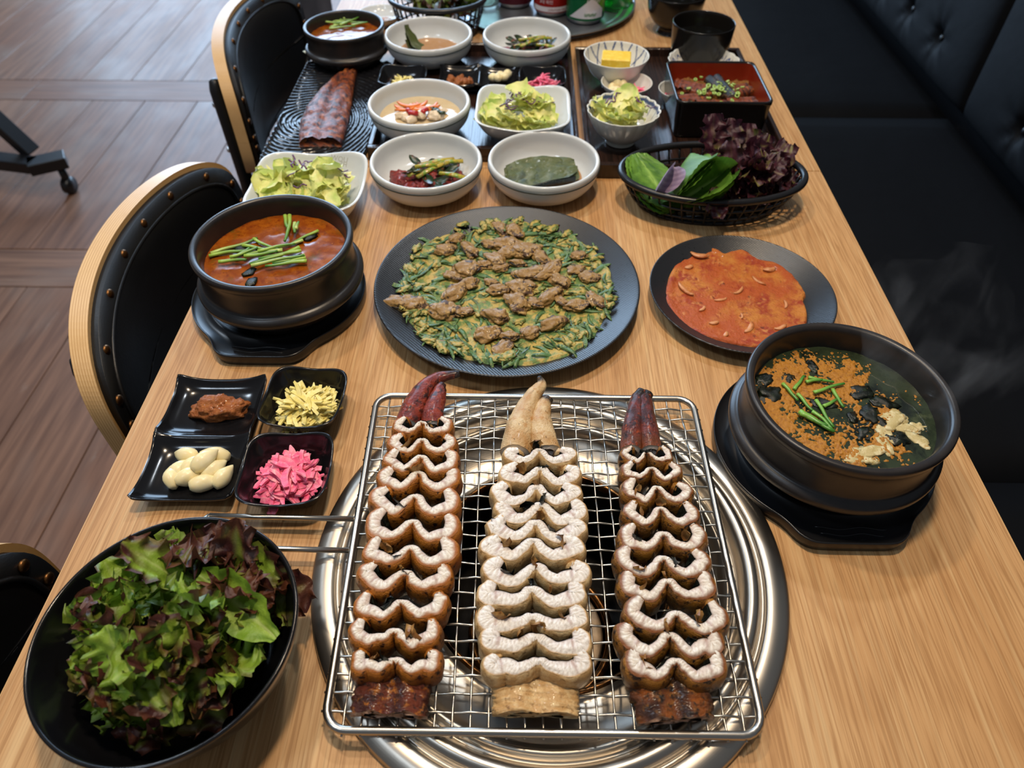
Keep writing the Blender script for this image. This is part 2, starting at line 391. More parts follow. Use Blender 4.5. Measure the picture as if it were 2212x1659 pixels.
def blob(r, amp=.15, freq=1.6, seed=0, sub=3, scale=(1, 1, 1)):
    v, f = ico(sub); out = []
    for p in v:
        k = 1+amp*nz(p.x*freq+seed, p.y*freq, p.z*freq)*2+amp*.5*nz(p.x*freq*2.7+seed, p.y*freq*2.7, p.z*freq*2.7)*2
        out.append(Vector((p.x*scale[0]*r*k, p.y*scale[1]*r*k, p.z*scale[2]*r*k)))
    return out, f
def disc(r, n=8, seg=48, fn=None, z=0):
    vs = [(0, 0, z+(fn(0, 0) if fn else 0))]; fs = []
    for j in range(1, n+1):
        for i in range(seg):
            a = 2*pi*i/seg; x, y = r*j/n*cos(a), r*j/n*sin(a); vs.append((x, y, z+(fn(x, y) if fn else 0)))
    for i in range(seg):
        fs.append((0, 1+i, 1+(i+1) % seg))
    for j in range(n-1):
        for i in range(seg):
            a = 1+j*seg+i; b = 1+j*seg+(i+1) % seg; fs.append((a, a+seg, b+seg, b))
    return vs, fs
def strip(L, w, t, bend=0, twist=0, seed=0, n=7, taper=.5):
    """julienne strip lying along X"""
    vs = []; 
    for i in range(n):
        s = i/(n-1)-.5; a = bend*s; k = 1-taper*abs(2*s)**2.5
        c = Vector((L*s*cos(a*.5), L*bend*(s*s-.08), 0)); c.z += .10*L*nz(s*2+seed, 3.1)
        for (u, v) in ((-1, -1), (1, -1), (1, 1), (-1, 1)):
            q = Vector((0, u*w*k/2, v*t*(.6+.4*k)/2)); q.rotate(Euler((twist*s, 0, a*2)))
            vs.append(c+q)
    return vs, grid_faces(4, n, True)+[(3, 2, 1, 0), tuple(range(4*n-4, 4*n))]
def leafmesh(L, Wd, nu=11, nv=20, ruffle=.12, waves=4, cup=.25, curl=1.0, seed=0, colfn=None, shape=None, serr=0, fold=0, mname='leaf', m='leaf', crinkle=.012):
    vs, cols = [], []; sd = seed*7.13
    shape = shape or (lambda v: (sin(pi*min(1, v*.93+.07)))**.55*(.45+.55*v**.5))
    ph = [rnd.uniform(0, 6.28) for _ in range(4)]
    th = 0; px, pz = 0, 0
    for j in range(nv):
        v = j/(nv-1)
        if j: th = curl*(v-.35)+.35*nz(v*2+sd, 1.7); px += L/(nv-1)*cos(th); pz += L/(nv-1)*sin(th)
        w = Wd/2*shape(v)
        for i in range(nu):
            u = 2*i/(nu-1)-1; au = abs(u); s = 1 if u > 0 else -1
            e = au**2
            fr = sin(waves*2*pi*v+ph[0 if s > 0 else 1]+1.5*nz(v*3+sd, s))+.5*sin(waves*2.3*2*pi*v+ph[2 if s > 0 else 3])*au**2+.5*nz(v*9+sd, u*2)
            y = u*w*(1-.25*fold*au+(ruffle*.9*e*sin(waves*1.7*2*pi*v+ph[2]) if not serr else 0))+ (s*serr*w*(abs((v*nv/2) % 1-.5)*2-.5) if au > .99 else 0)
            z = cup*w*e*(1 if fold == 0 else 1+fold*3)+ruffle*Wd*e*fr+crinkle*L*nz(u*4+sd, v*7)*2
            x = px+ruffle*Wd*.5*e*cos(waves*2*pi*v+ph[1])
            vs.append((x-z*sin(th), y, pz+z*cos(th)))
            cols.append(colfn(u, v, sd) if colfn else (.2, .4, .05))
    return mesh(mname, vs, grid_faces(nu, nv), m, cols)

def lettuce_col(purple, light=1.0):
    g1, g2, rib, pu, pu2 = hexc('9cb63e'), hexc('5f8426'), hexc('c3cf85'), hexc('43201f'), hexc('6a3f2a')
    def f(u, v, sd):
        n = nz(u*2.5+sd, v*3)*.5
        c = lerp(g1, g2, min(1, max(0, .4+n+.3*abs(u))))
        c = lerp(c, rib, max(0, 1-abs(u)*7)*.8*(1-v*.7))
        t = min(1, max(0, (abs(u)**1.6*.5+v**1.5*.75+n*1.1-1+purple)*1.9))
        c = lerp(c, lerp(pu2, pu, min(1, max(0, .5+n*2))), t)
        return tuple(k*light for k in c)
    return f
def pale_col(u, v, sd):
    n = nz(u*2+sd, v*3); c = lerp(hexc('f2ec9e'), hexc('c8dc72'), min(1, max(0, v*.8+abs(u)*.35-.35+n)))
    return lerp(c, hexc('f6f4d0'), max(0, 1-abs(u)*4)*.7*(1-v))
def dark_col(u, v, sd):
    n = nz(u*3+sd, v*4); c = lerp(hexc('33151f'), hexc('5c3038'), min(1, max(0, .35+n)))
    if n > .30: c = lerp(c, hexc('7c7a3a'), min(1, (n-.30)*3))
    return lerp(c, hexc('9a8a5a'), max(0, 1-abs(u)*8)*.5*(1-v))
def perilla_col(u, v, sd):
    n = nz(u*2+sd, v*3); c = lerp(hexc('3f6a22'), hexc('6f9a36'), min(1, max(0, .5+n+(.35 if abs(((v-abs(u)*.35)*11) % 1-.5) < .09 else 0))))
    return lerp(c, hexc('9abf5a'), max(0, 1-abs(u)*12))
# ================================================================ floor
floor = bpy.data.objects.new('floor', mesh('floor', *box(-3.0, 2.2, -1.2, 5.4, -.06, -.008), m=MT['pit'], smooth=False)); COL.objects.link(floor); floor['kind'] = 'structure'
PW = .196
def plank(x0, x1, y0, y1, along):
    x0 = max(x0, -3.0)
    if x1-x0 < .03: return
    L_, w_ = (x1-x0, y1-y0) if along == 'x' else (y1-y0, x1-x0)
    v, f = box(-L_/2+.0012, L_/2-.0012, -w_/2+.0012, w_/2-.0012, -.008, 0, .0012)
    put('plank', mesh('plank', v, f, 'floor', smooth=False), floor, ((x0+x1)/2, (y0+y1)/2, 0), (0, 0, 0 if along == 'x' else pi/2))
ys = [-.695, .385, 1.460, 2.533, 3.61, 4.69]       # near edge of each straight course
for k, y0 in enumerate(ys):
    x = -4.2+.37*k
    while x < .4:
        plank(x, min(x+1.22, .4), y0, y0+.165, 'x'); x += 1.22
    i = 0; x = -3.01+(.10 if k % 2 else 0.)+.015
    while x < .35:
        if k == 2: xs = x+.022
        else: xs = x
        plank(xs, xs+PW, y0+.165, (ys[k+1] if k+1 < len(ys) else 5.4), 'y'); x += PW

# ================================================================ tables
def make_table(y0, y1, label, hole=None):
    x0, x1 = -.340, .380
    t = thing('dining_table', label, 'table', ((x0+x1)/2, (y0+y1)/2, 0))
    ox, oy = (x0+x1)/2, (y0+y1)/2; th = .03
    if hole:
        cx, cy, r = hole; vs = []; ang = []
        corners = [math.atan2(yy-cy, xx-cx) % (2*pi) for xx in (x0, x1) for yy in (y0, y1)]
        ang = sorted(set([2*pi*i/72 for i in range(72)]+corners)); n = len(ang)
        for z in (0, -th):
            for a in ang: vs.append((cx+r*cos(a)-ox, cy+r*sin(a)-oy, TZ+z))
            for a in ang:
                c, s = cos(a), sin(a); k = min(((x1-cx)/c if c > 1e-9 else (x0-cx)/c if c < -1e-9 else 9), ((y1-cy)/s if s > 1e-9 else (y0-cy)/s if s < -1e-9 else 9))
                vs.append((cx+k*c-ox, cy+k*s-oy, TZ+z))
        fs = []
        for i in range(n):
            j = (i+1) % n
            fs += [(i, n+i, n+j, j), (2*n+i, 2*n+j, 3*n+j, 3*n+i), (n+i, 3*n+i, 3*n+j, n+j), (i, j, 2*n+j, 2*n+i)]
        put('tabletop', mesh('tabletop', vs, fs, 'table', smooth=False), t)
    else:
        put('tabletop', mesh('tabletop', *box(x0-ox, x1-ox, y0-oy, y1-oy, TZ-th, TZ, .001), m='table', smooth=False), t)
    put('edge_band', mesh('edge_band', *box(x1-ox-.0005, x1-ox+.0012, y0-oy, y1-oy, TZ-th, TZ-.001), m='tedge', smooth=False), t)
    put('edge_band', mesh('edge_band', *box(x0-ox-.0012, x0-ox+.0005, y0-oy, y1-oy, TZ-th, TZ-.001), m='tedge', smooth=False), t)
    for sx in (-1, 1):
        for sy in (-1, 1):
            put('leg', mesh('leg', *box(-.022, .022, -.022, .022, 0, TZ-th, .003), m='blackmetal', smooth=False), t, (sx*(.36-.05), sy*((y1-y0)/2-.06), 0))
    for sy in (-1, 1):
        put('apron', mesh('apron', *box(-.29, .29, -.01, .01, TZ-th-.05, TZ-th), m='blackmetal', smooth=False), t, (0, sy*((y1-y0)/2-.06), 0))
    return t
RC = at(1183, 1213, .0); RC = (.0225, .263)
make_table(-.36, .8215, 'near oak-veneer dining table holding the round grill', (RC[0], RC[1], .150))
make_table(.8235, 1.98, 'far oak-veneer dining table carrying the dark wooden trays')

# ================================================================ booth bench
bench = thing('booth_bench', 'long black upholstered bench along the right side of the tables', 'bench', (.68, 1.2, 0))
BY = [(-.45, .549), (.551, 1.549), (1.551, 2.549), (2.551, 3.2)]
def cushion(w, d, h, puff, n=16):
    vs = []
    for j in range(n+1):
        for i in range(n+1):
            u, v = 2*i/n-1, 2*j/n-1; e = (1-abs(u)**6)*(1-abs(v)**6)
            vs.append((u*w/2, v*d/2, h-puff*(1-e**.35)+.003*nz(u*2+w, v*2)*e))
    fs = grid_faces(n+1, n+1); m = len(vs)
    ring = [i for i in range(n+1)]+[j*(n+1)+n for j in range(1, n+1)]+[n*(n+1)+i for i in range(n-1, -1, -1)]+[j*(n+1) for j in range(n-1, 0, -1)]
    for i in ring: vs.append((vs[i][0], vs[i][1], 0))
    k = len(ring)
    for i in range(k): fs.append((ring[i], m+i, m+(i+1) % k, ring[(i+1) % k]))
    return vs, fs
for (a, b) in BY:
    put('seat_cushion', mesh('seat_cushion', *cushion(.56, b-a, .10, .012), m='vinyl'), bench, (0, (a+b)/2-1.2, TZ-.28-.10))
    # tufted back panel: buttons pull the padding in
    w = b-a; first = .19 if a > 1.5 else .767-.18*4
    btn = [(first+.18*k-w/2, .095 if a > 1.5 else .085) for k in range(6) if first+.18*k < w-.1]
    btn += [(u+.09, v+.19) for u, v in btn[:-1]]
    n, m_ = 130, 46; vs = []
    for j in range(m_+1):
        for i in range(n+1):
            u, v = (i/n-.5)*w, j/m_*.52
            e = (1-abs(2*u/w)**10)*(1-abs(2*v/.52-1)**10); x = .035*max(0, e)**.4
            for bu, bv in btn:
                d = sqrt((u-bu)**2+(v-bv)**2); x -= .022*exp(-(d/.018)**2)+.007*exp(-(d/.05)**2)*(1+.6*sin(math.atan2(v-bv, u-bu)*7))
            vs.append((-x, u, v))
    p = put('back_panel', mesh('back_panel', *join((vs, grid_faces(n+1, m_+1)), box(0, .02, -w/2, w/2, 0, .52)), m='vinyl'), bench, (.96-.68+.035, (a+b)/2-1.2, TZ-.285))
    for bu, bv in btn:
        if abs(bu) < w/2: put('button', mesh('button', *xf(ico(2), TR(s=(.005, .008, .008))), m='leather'), p, (-.018, bu, bv))
put('plinth', mesh('plinth', *box(-.27, .30, -1.45, 1.55, 0, TZ-.385), m='blackmetal', smooth=False), bench)
put('back_frame', mesh('back_frame', *box(.335, .40, -1.45, 1.55, 0, TZ+.26), m='blackmetal', smooth=False), bench)

# ================================================================ chairs
def make_chair(label, loc):
    t = thing('dining_chair', label, 'chair', loc, group='chairs with studded black backs along the left side')
    hw, top, bot = .218, .755, .535; N = 40
    def xc(y): return .050*(y/hw)**2-.028           # concave towards the table (+X)
    def outline(n=96, inset=0):
        pts = []
        for i in range(n):
            a = 2*pi*i/n; c, s = sq(a, 4.5 if sin(a) > 0 else 3.2)
            y = c*(hw-inset); z = (top+bot)/2+s*((top-bot)/2-inset)
            if s > 0: z += .016*(1-(c)**2)-.010
            pts.append((y, z))
        return pts
    def shell(o, xa, xb, rnd_=.0, puff=0):
        n = len(o); vs = []
        cy, cz = 0, (top+bot)/2; K = 7
        Q = 14
        for q in range(Q+1):
            for y, z in o: vs.append((xc(y)+xa+(xb-xa)*q/Q, y, z))
        fs = [(q*n+i, q*n+(i+1) % n, (q+1)*n+(i+1) % n, (q+1)*n+i) for q in range(Q) for i in range(n)]
        for side, xx, base in ((0, xa, 0), (1, xb, Q*n)):
            prev = base
            for k in range(1, K):
                q = 1-k/K; st = len(vs)
                for y, z in o:
                    yy, z_ = cy+(y-cy)*q, cz+(z-cz)*q
                    vs.append((xc(yy)+xx+(puff*min(1, (1-q)*4.5)*(1 if side else 0)), yy, z_))
                for i in range(n):
                    j = (i+1) % n; f = (prev+i, st+i, st+j, prev+j); fs.append(f if side == 0 else tuple(reversed(f)))
                prev = st
            c = tuple(prev+i for i in range(n)); fs.append(c if side else tuple(reversed(c)))
        return vs, fs
    sv, sf = shell(outline(n=220), -.010, .009); cA, cB = hexc('e0bb86'), hexc('bd9158')
    put('backrest_shell', mesh('backrest_shell', sv, sf, 'ply', [(cA if (i//220) % 2 else cB) if i < 15*220 else cA for i in range(len(sv))], smooth=False), t)
    pad = put('backrest_pad', mesh('backrest_pad', *shell(outline(inset=.006), .009, .017, puff=.010), m='leather'), t)
    # piping and studs just inside the pad's edge
    o = outline(inset=.024); put('piping', mesh('piping', *closed_tube([(xc(y)+.0225, y, z) for y, z in o], .0028, 6), m='leather'), pad)
    o = outline(n=22, inset=.015)
    sm = mesh('stud', *xf(ico(2), TR(s=(.0035, .0062, .0062))), m='brass')
    for y, z in o: put('stud', sm, pad, (xc(y)+.0195, y, z))
    for s in (-1, 1):
        y = s*.150
        put('back_post', mesh('back_post', *tube([(-.052, y, 0), (-.040, y, .30), (-.022, y, .52), (-.024, y, .690), (-.024, y, .705), (-.024, y, .7085)], [.011, .0125, .0125, .0125, .009, .003], 14), m='blackmetal'), t)
        for z in (.665, .585): put('bolt', mesh('bolt', *xf(ico(2), TR(s=(.004, .005, .005))), m='chrome'), t, (-.036, y, z))
        put('leg', mesh('leg', *tube([(.33, s*.17, 0), (.33, s*.17, .43)], [.010, .0125], 12), m='blackmetal'), t)
    put('seat', mesh('seat', *xf(cushion(.38, .40, .05, .015), TR(.165, 0, .425)), m='leather'), t)
    put('seat_rail', mesh('seat_rail', *box(-.035, .34, -.17, .17, .40, .425, .004), m='blackmetal', smooth=False), t)
    return t
make_chair('black studded chair with bent plywood edge beside the red stew pot', (-.430, .655, 0))
make_chair('farthest black studded chair, beside the eel plate at the upper left', (-.472, 1.268, .012))
make_chair('nearest black studded chair, mostly hidden behind the large salad bowl', (-.437, .080, 0))
bt = thing('dining_chair', 'dark chair post standing behind the far stew pot', 'chair', (-.53, 1.66, 0))
put('back_post', mesh('back_post', *tube([(-.02, -.05, 0), (.0, -.05, .5), (.02, -.05, .80)], .016, 12), m='blackmetal'), bt)
put('backrest', mesh('backrest', *box(.0, .02, -.08, .34, .50, .82, .006), m='leather', smooth=False), bt)
put('seat', mesh('seat', *box(.0, .38, -.06, .34, .42, .46, .01), m='leather', smooth=False), bt)
for yy in (-.04, .32):
    put('leg', mesh('leg', *tube([(.35, yy, 0), (.35, yy, .43)], .012, 10), m='blackmetal'), bt)

# ================================================================ castered foot of neighbouring furniture
ft = thing('castered_table_base', 'black metal castered table base on the floor at the left edge', 'table base', (-1.52, 1.93, 0))
def bar(p, q, w, h, name, par):
    p, q = Vector(p), Vector(q); d = q-p; L_ = d.length
    M = Matrix.Translation(p) @ d.to_track_quat('X', 'Z').to_matrix().to_4x4()
    return put(name, mesh(name, *xf(box(0, L_, -w/2, w/2, -h/2, h/2, .002), M), m='blackmetal', smooth=False), par)
bar((-.22, .02, .105), (.06, -.035, .105), .050, .035, 'foot_bar', ft)
bar((.045, -.045, .105), (.135, .005, .105), .060, .035, 'foot_bar', ft)
bar((-.13, .05, .36), (.03, .02, .115), .050, .03, 'brace', ft)
bar((-.17, .08, .09), (-.17, .08, .72), .06, .06, 'column', ft)
bar((-.22, .10, .105), (-.40, .14, .105), .050, .035, 'foot_bar', ft)
for cx_, cy_ in ((.115, -.012), (-.35, .12)):
    c = put('caster', mesh('caster', *tube([(cx_, cy_, .03), (cx_, cy_, .088)], .012, 10), m='blackmetal'), ft)
    put('caster_wheel', mesh('caster_wheel', *tube([(cx_-.012, cy_, .0255), (cx_+.012, cy_, .0255)], .0255, 20), m='blackplastic'), c)

# ================================================================ round tabletop grill
g = thing('tabletop_grill', 'round steel charcoal grill let into the near table under the wire rack', 'grill', (RC[0], RC[1], TZ))
pr = [(.160, .0002), (.1735, .0002), (.1742, .003), (.1735, .0062), (.166, .0095), (.1585, .0092), (.1565, .0060), (.1540, .0058), (.1520, .0105), (.1490, .0128), (.1455, .0128), (.1425, .0100), (.1405, .0030), (.1385, .0000), (.1370, .0000)]
put('outer_ring', mesh('outer_ring', *lathe(smoothprof(pr, 60), 128), m='steel'), g)
pr = [(.1375, -.001), (.1340, .0035), (.1310, .0040), (.1285, .0010), (.1250, -.006), (.1130, -.0125), (.1010, -.0150), (.0965, -.0150), (.0935, -.0125)]
put('inner_tray', mesh('inner_tray', *lathe(smoothprof(pr, 44), 128), m='steel'), g)
pr = [(.0942, -.014), (.0925, -.0105), (.0900, -.0115), (.0893, -.017)]
put('pit_lip', mesh('pit_lip', *lathe(smoothprof(pr, 12), 96), m='copper'), g)
put('fire_pit', mesh('fire_pit', *lathe([(.0900, -.012), (.0905, -.05), (.090, -.115), (.0, -.118)], 96), m='pit'), g)
bx, by = -.003, -.018
bu = put('burner_plate', mesh('burner_plate', *xf(lathe(smoothprof([(.0, -.092), (.045, -.092), (.050, -.088), (.0505, -.0845), (.047, -.083), (.02, -.0815), (.0, -.081)], 26), 72), TR(bx, by)), m='burner'), g)
put('burner_ring', mesh('burner_ring', *xf(lathe(smoothprof([(.052, -.094), (.059, -.090), (.0595, -.082), (.0565, -.079), (.0530, -.081), (.052, -.088)], 24), 72), TR(bx, by)), m='copper'), g)

# ================================================================ wire rack
ZR = .0165
rc = [np.array(at(*p, ZR)) for p in ((815, 855), (1495, 862), (1652, 1590), (699, 1577))]       # far left, far right, near right, near left
def rk(u, v, z=0): # u 0..1 left-right, v 0..1 far-near
    p = (rc[0]*(1-u)+rc[1]*u)*(1-v)+(rc[3]*(1-u)+rc[2]*u)*v; return (float(p[0]), float(p[1]), TZ+ZR+z)
rack = thing('grill_rack', 'square crimped-wire steel rack with a two-rod handle over the grill', 'grill rack', (0, 0, 0))
fr = []; R_ = .05
for (cu, cv, a0) in ((R_, R_, pi), (1-R_, R_, 1.5*pi), (1-R_, 1-R_, 0), (R_, 1-R_, .5*pi)):
    for k in range(7):
        a = a0+k/6*pi/2; fr.append(rk(cu+R_*cos(a), cv+R_*sin(a)))
put('frame', mesh('frame', *closed_tube(fr, .0029, 10), m='wire'), rack)
NW = 23; CR = .0011
def wire(k, vert):
    pts = []; c = (k+1)/(NW+1)
    for i in range(2*NW+3):
        s = (i)/(2*NW+2); crossing = i % 2 == 0
        zz = (CR if (i//2+k) % 2 else -CR)*(1 if vert else -1) if crossing and 0 < i < 2*NW+2 else 0
        j = .0004*nz(k*3.1, s*9, vert)
        p = rk(c, s, zz-.001) if vert else rk(s, c, zz-.001); pts.append((p[0]+j, p[1]+j, p[2]))
    a, b = Vector(pts[0]), Vector(pts[-1]); d = (b-a).normalized()*.0035
    pts = [tuple(a-d)]+pts+[tuple(b+d)]
    put('wire', mesh('wire', *tube(pts, .00085, 5), m='wire'), rack)
for k in range(NW): wire(k, True); wire(k, False)
hy1, hy2 = at(765, 1121, ZR)[1], at(750, 1189, ZR)[1]
for hy in (hy1, hy2):
    q = (hy-rc[3][1])/(rc[0][1]-rc[3][1]); hx = float(rc[3][0]+(rc[0][0]-rc[3][0])*q); put('handle_rod', mesh('handle_rod', *tube([(hx, hy, TZ+ZR), (-.2, hy+.0005, TZ+ZR), (-.236, hy+.001, TZ+ZR)], .0021, 10), m='wire'), rack)
put('handle_end', mesh('handle_end', *tube([(-.236, hy1+.001, TZ+ZR), (-.240, hy1-.003, TZ+ZR), (-.240, hy2+.005, TZ+ZR), (-.236, hy2+.001, TZ+ZR)], .0021, 8), m='wire'), rack)
# ================================================================ tableware
def P3(x, y, z, zb=0.0):
    """root of something whose rim is seen round pixel (x, y) at height z and that stands at height zb"""
    p = at(x, y, z); return (p[0], p[1], TZ+zb)
def stone_pot(label, loc, R=1.0):
    t = thing('stone_pot', label, 'pot', loc)
    pr = [(0, 0), (.048, 0), (.0545, .0005), (.0565, .003), (.0580, .009), (.0600, .011), (.0665, .017), (.0715, .025), (.0745, .0285), (.0790, .0305), (.0803, .034), (.0800, .0375), (.0775, .040), (.0745, .042), (.0735, .047), (.0735, .060), (.0745, .0665), (.0757, .0700), (.0762, .0740), (.0748, .0765), (.0715, .0765), (.0692, .0740), (.0682, .068), (.0672, .055), (.064, .025), (.050, .009), (0, .007)]
    put('vessel', mesh('vessel', *lathe(smoothprof([(a*R, b*R) for a, b in pr], 130), 96), m='stone'), t); return t
def trivet(label, loc, rz=0, R=.087):
    t = thing('pot_trivet', label, 'trivet', loc, rz)
    def outl(a):
        out = R
        for base in (-pi/2, pi/2):
            ph = abs((a-base+pi) % (2*pi)-pi)
            tx, ty = .037, .0965; qx, qy = .0825, .026
            if ph < math.atan2(tx, ty): r = ty/cos(ph)*(1-.012*(ph/.36)**6)
            elif ph < math.atan2(qx, qy):
                dx, dy = qx-tx, qy-ty; s_, c_ = sin(ph), cos(ph); r = (tx*dy-ty*dx)/(s_*dy-c_*dx); k = (ph-.355)/(1.25-.355); r -= .003*sin(pi*k)
            else: r = 0
            out = max(out, r)
        return out
    raw = outl; outl = lambda a: sum(raw(a+d) for d in (-.09, -.06, -.03, 0, .03, .06, .09))/7
    seg = 144; rings = [(0, .005, 0), (.050, .005, 0), (.060, .006, 0), (.0655, .010, 0), (.0685, .0125, 0), (.0715, .0115, 0), (.074, .0095, 0), (0, .0098, .35), (0, .0102, .75), (0, .0128, .93), (0, .0138, .98), (0, .0120, 1.0), (0, .006, .985), (0, .0005, .93), (.045, .0005, 0)]
    vs = []
    for (r, z, k) in rings:
        for i in range(seg):
            a = 2*pi*i/seg; ro = outl(a); rr = r if not k else .074+(ro-.074)*k
            vs.append((rr*cos(a), rr*sin(a), z))
    put('saucer', mesh('saucer', vs, grid_faces(seg, len(rings), True), m='blackmatt'), t)
    for sgn in (-1, 1):
        for k, hw in ((0, .027), (1, .024), (2, .021)):
            yy = .0815+.0055*k
            put('grip_ridge', mesh('grip_ridge', *tube([(sgn*x*hw, sgn*(yy+.0011*sin(x*5)), .0102) for x in [q/8-1 for q in range(17)]], .0006, 5), m='blackmatt'), t)
    return t
lp = at(590, 632, .012); LP = (-.238, .557)
trivet('black grip-edged trivet under the red stew pot', (LP[0]-.010, LP[1]+.003, TZ))
stone_pot('black stone pot of red stew at the left of the near table', (LP[0], LP[1]-.003, TZ+.0055))
RP = (.253, .366)
trivet('black grip-edged trivet under the dark soup pot at the right', (RP[0], RP[1]+.006, TZ), R=.089)
stone_pot('black stone pot of dark green soup at the right of the grill', (RP[0]-.002, RP[1], TZ+.0055), 1.02)
FP = at(742, 50, .063); FP = (FP[0], FP[1])
stone_pot('small far black stone pot with stew at the top left', (FP[0], FP[1], TZ), .80)

def liquid(name, label, cat, loc, r, m, amp=.0006, n=14, seg=72, kind=None):
    v, f = disc(r, n, seg, lambda x, y: amp*nz(x*90, y*90, loc[0]*9)*2); o = put(name, mesh(name, v, f, m), None, loc); return tag(o, label, cat, kind=kind)

# white bowls
def white_bowl(label, loc, group=None):
    t = thing('white_bowl', label, 'bowl', loc)
    pr = [(0, .001), (.033, .001), (.035, 0), (.0365, .001), (.039, .0035), (.054, .0095), (.0630, .0195), (.0665, .0300), (.0672, .0345), (.0674, .0375), (.0666, .0405), (.0647, .0415), (.0625, .0402), (.0615, .0365), (.0595, .0250), (.0520, .0130), (.036, .0080), (0, .007)]
    put('bowl_body', mesh('bowl_body', *lathe(smoothprof(pr, 60), 96), m='white'), t)
    n = 90; put('rim_line', mesh('rim_line', *tube([(.0671*cos(a), .0671*sin(a), .0335) for a in [2*pi*i/n+.4 for i in range(n+1)]], (.0008, .0009), 6), m='line'), t)
    return t
BA = at(920, 345, .040); BB = at(1175, 343, .040); BC = at(905, 218, .050); BD = at(925, 71, .050); BE = at(1138, 72, .050)
TRZ = .009
white_bowl('white bowl of red green-onion kimchi on the bare table', (*BA, TZ))
white_bowl('white bowl with a folded soy-pickled leaf on the bare table', (*BB, TZ))
white_bowl('white bowl of pale water kimchi at the left front of the dark tray', (*BC, TZ+TRZ))
white_bowl('white bowl with a pickled leaf leaning up its side, beside the far stew pot', (*BD, TZ+TRZ))
white_bowl('white bowl of red kimchi in front of the drink cans', (*BE, TZ+TRZ))

def square_dish(name, label, cat, loc, half, h, m, rz=0, lift=.006, n=4.2, wall=.0028, foot=.5, flare=.62, bulge=0.0):
    t = thing(name, label, cat, loc, rz)
    seg = 96; w = wall/half
    prof = [(0, .0), (foot*.9, .0), (foot, .0005), (foot*1.05, .05), (flare, .15), (.84, .5), (.96, .85), (1.0, .97), (1.005, 1.0), (1-w*.6, 1.015), (1-w*1.3, .97), (.93-w, .80), (.80-w, .5), (flare-.06, .25), (foot*.8, .13), (0, .12)]
    pr = smoothprof(prof, 46); vs = []
    for r, z in pr:
        for i in range(seg):
            a = 2*pi*i/seg; nn = n if r > .3 else 2+(n-2)*r/.3; cx, cy = sq(a, nn); k = abs(sin(2*a))**2*max(0, min(1, z/1.0))
            vs.append((cx*r*half, cy*r*half, z*h+lift*k*max(0, r)))
    put('dish_body', mesh('dish_body', vs, grid_faces(seg, len(pr), True), m=m), t); return t
SL = (-.2505, .7275); SR = (at(1130, 228, .045))
sd1 = square_dish('square_dish', 'square white dish of lettuce salad behind the red stew pot', 'dish', (SL[0], SL[1], TZ), .066, .034, 'white', .03, .005, 4.6)
sd2 = square_dish('square_dish', 'square white dish of lettuce salad on the dark tray', 'dish', (SR[0], SR[1], TZ+TRZ), .062, .032, 'white', -.02, .005, 4.6)
G1 = (-.1875, .4045); G2 = (-.1850, .3290)
square_dish('relish_dish', 'black rounded-square dish of yellow ginger strips beside the grill', 'dish', (G1[0], G1[1], TZ), .0345, .024, 'blackgloss', -.06, .003, 4.4, wall=.0016, foot=.5, flare=.7)
square_dish('relish_dish', 'black rounded-square dish of pink ginger strips beside the grill', 'dish', (G2[0], G2[1], TZ), .0355, .024, 'blackgloss', .04, .003, 4.4, wall=.0016, foot=.5, flare=.7)
G3 = at(870, 165, .03); G4 = at(1172, 168, .03)
square_dish('relish_dish', 'far black dish of yellow ginger on the dark tray', 'dish', (G3[0], G3[1], TZ+TRZ), .034, .022, 'blackgloss', .0, .003, 4.4, wall=.0016)
square_dish('relish_dish', 'far black dish of pink ginger on the dark tray', 'dish', (G4[0], G4[1], TZ+TRZ), .034, .022, 'blackgloss', .0, .003, 4.4, wall=.0016)

def slabgrid(nx, ny, fx, th):
    """solid sheet: fx(u, v) -> (x, y, z) for the top, th thick"""
    top = [fx(2*i/nx-1, 2*j/ny-1) for j in range(ny+1) for i in range(nx+1)]; m = len(top)
    vs = top+[(x, y, z-th) for x, y, z in top]; f = grid_faces(nx+1, ny+1); fs = list(f)+[tuple(reversed([i+m for i in q])) for q in f]
    ring = [i for i in range(nx+1)]+[j*(nx+1)+nx for j in range(1, ny+1)]+[ny*(nx+1)+i for i in range(nx-1, -1, -1)]+[j*(nx+1) for j in range(ny-1, 0, -1)]
    k = len(ring)
    for i in range(k): a, b = ring[i], ring[(i+1) % k]; fs.append((a, a+m, b+m, b))
    return vs, fs
def twin_tray(name, label, loc, hx, hy, rz=0, along='y'):
    t = thing(name, label, 'dish', loc, rz)
    def fx(u, v):
        c = ((v+1) % 1.0001)*2-1 if abs(v) > 1e-9 else -1
        c = (v-.5)*2 if v > 0 else (v+.5)*2
        rim = (abs(u)**6+abs(c)**6-abs(u)**6*abs(c)**6)
        z = .0045+rim*.0085+abs(u)**3*abs(c)**3*.0065+(.0025 if v > 0 else 0)*(min(1, v*12))
        if abs(v) < .03: z = max(z-.001, .012)
        kx = 1-.035*(1-abs(u)**2)*abs(v)**8-.0; ky = 1
        x, y = u*hx*(1-.03*(1-c*c)*abs(u)**6), v*hy*(1-.035*(1-u*u)*abs(v)**8)
        q = max(0, abs(u)-.9)*max(0, abs(v)-.93)*40; x -= math.copysign(q*hx*.12, u); y -= math.copysign(q*hy*.10, v)
        return (x, y, z) if along == 'y' else (-y, x, z)
    put('dish_body', mesh('dish_body', *slabgrid(48, 84, fx, .0028), m='blackgloss'), t)
    put('foot', mesh('foot', *box(-hx*.6, hx*.6, -hy*.8, hy*.8, 0, .003) if along == 'y' else box(-hy*.8, hy*.8, -hx*.6, hx*.6, 0, .003), m='blackgloss'), t)
    return t
TW = (-.2665, .3690)
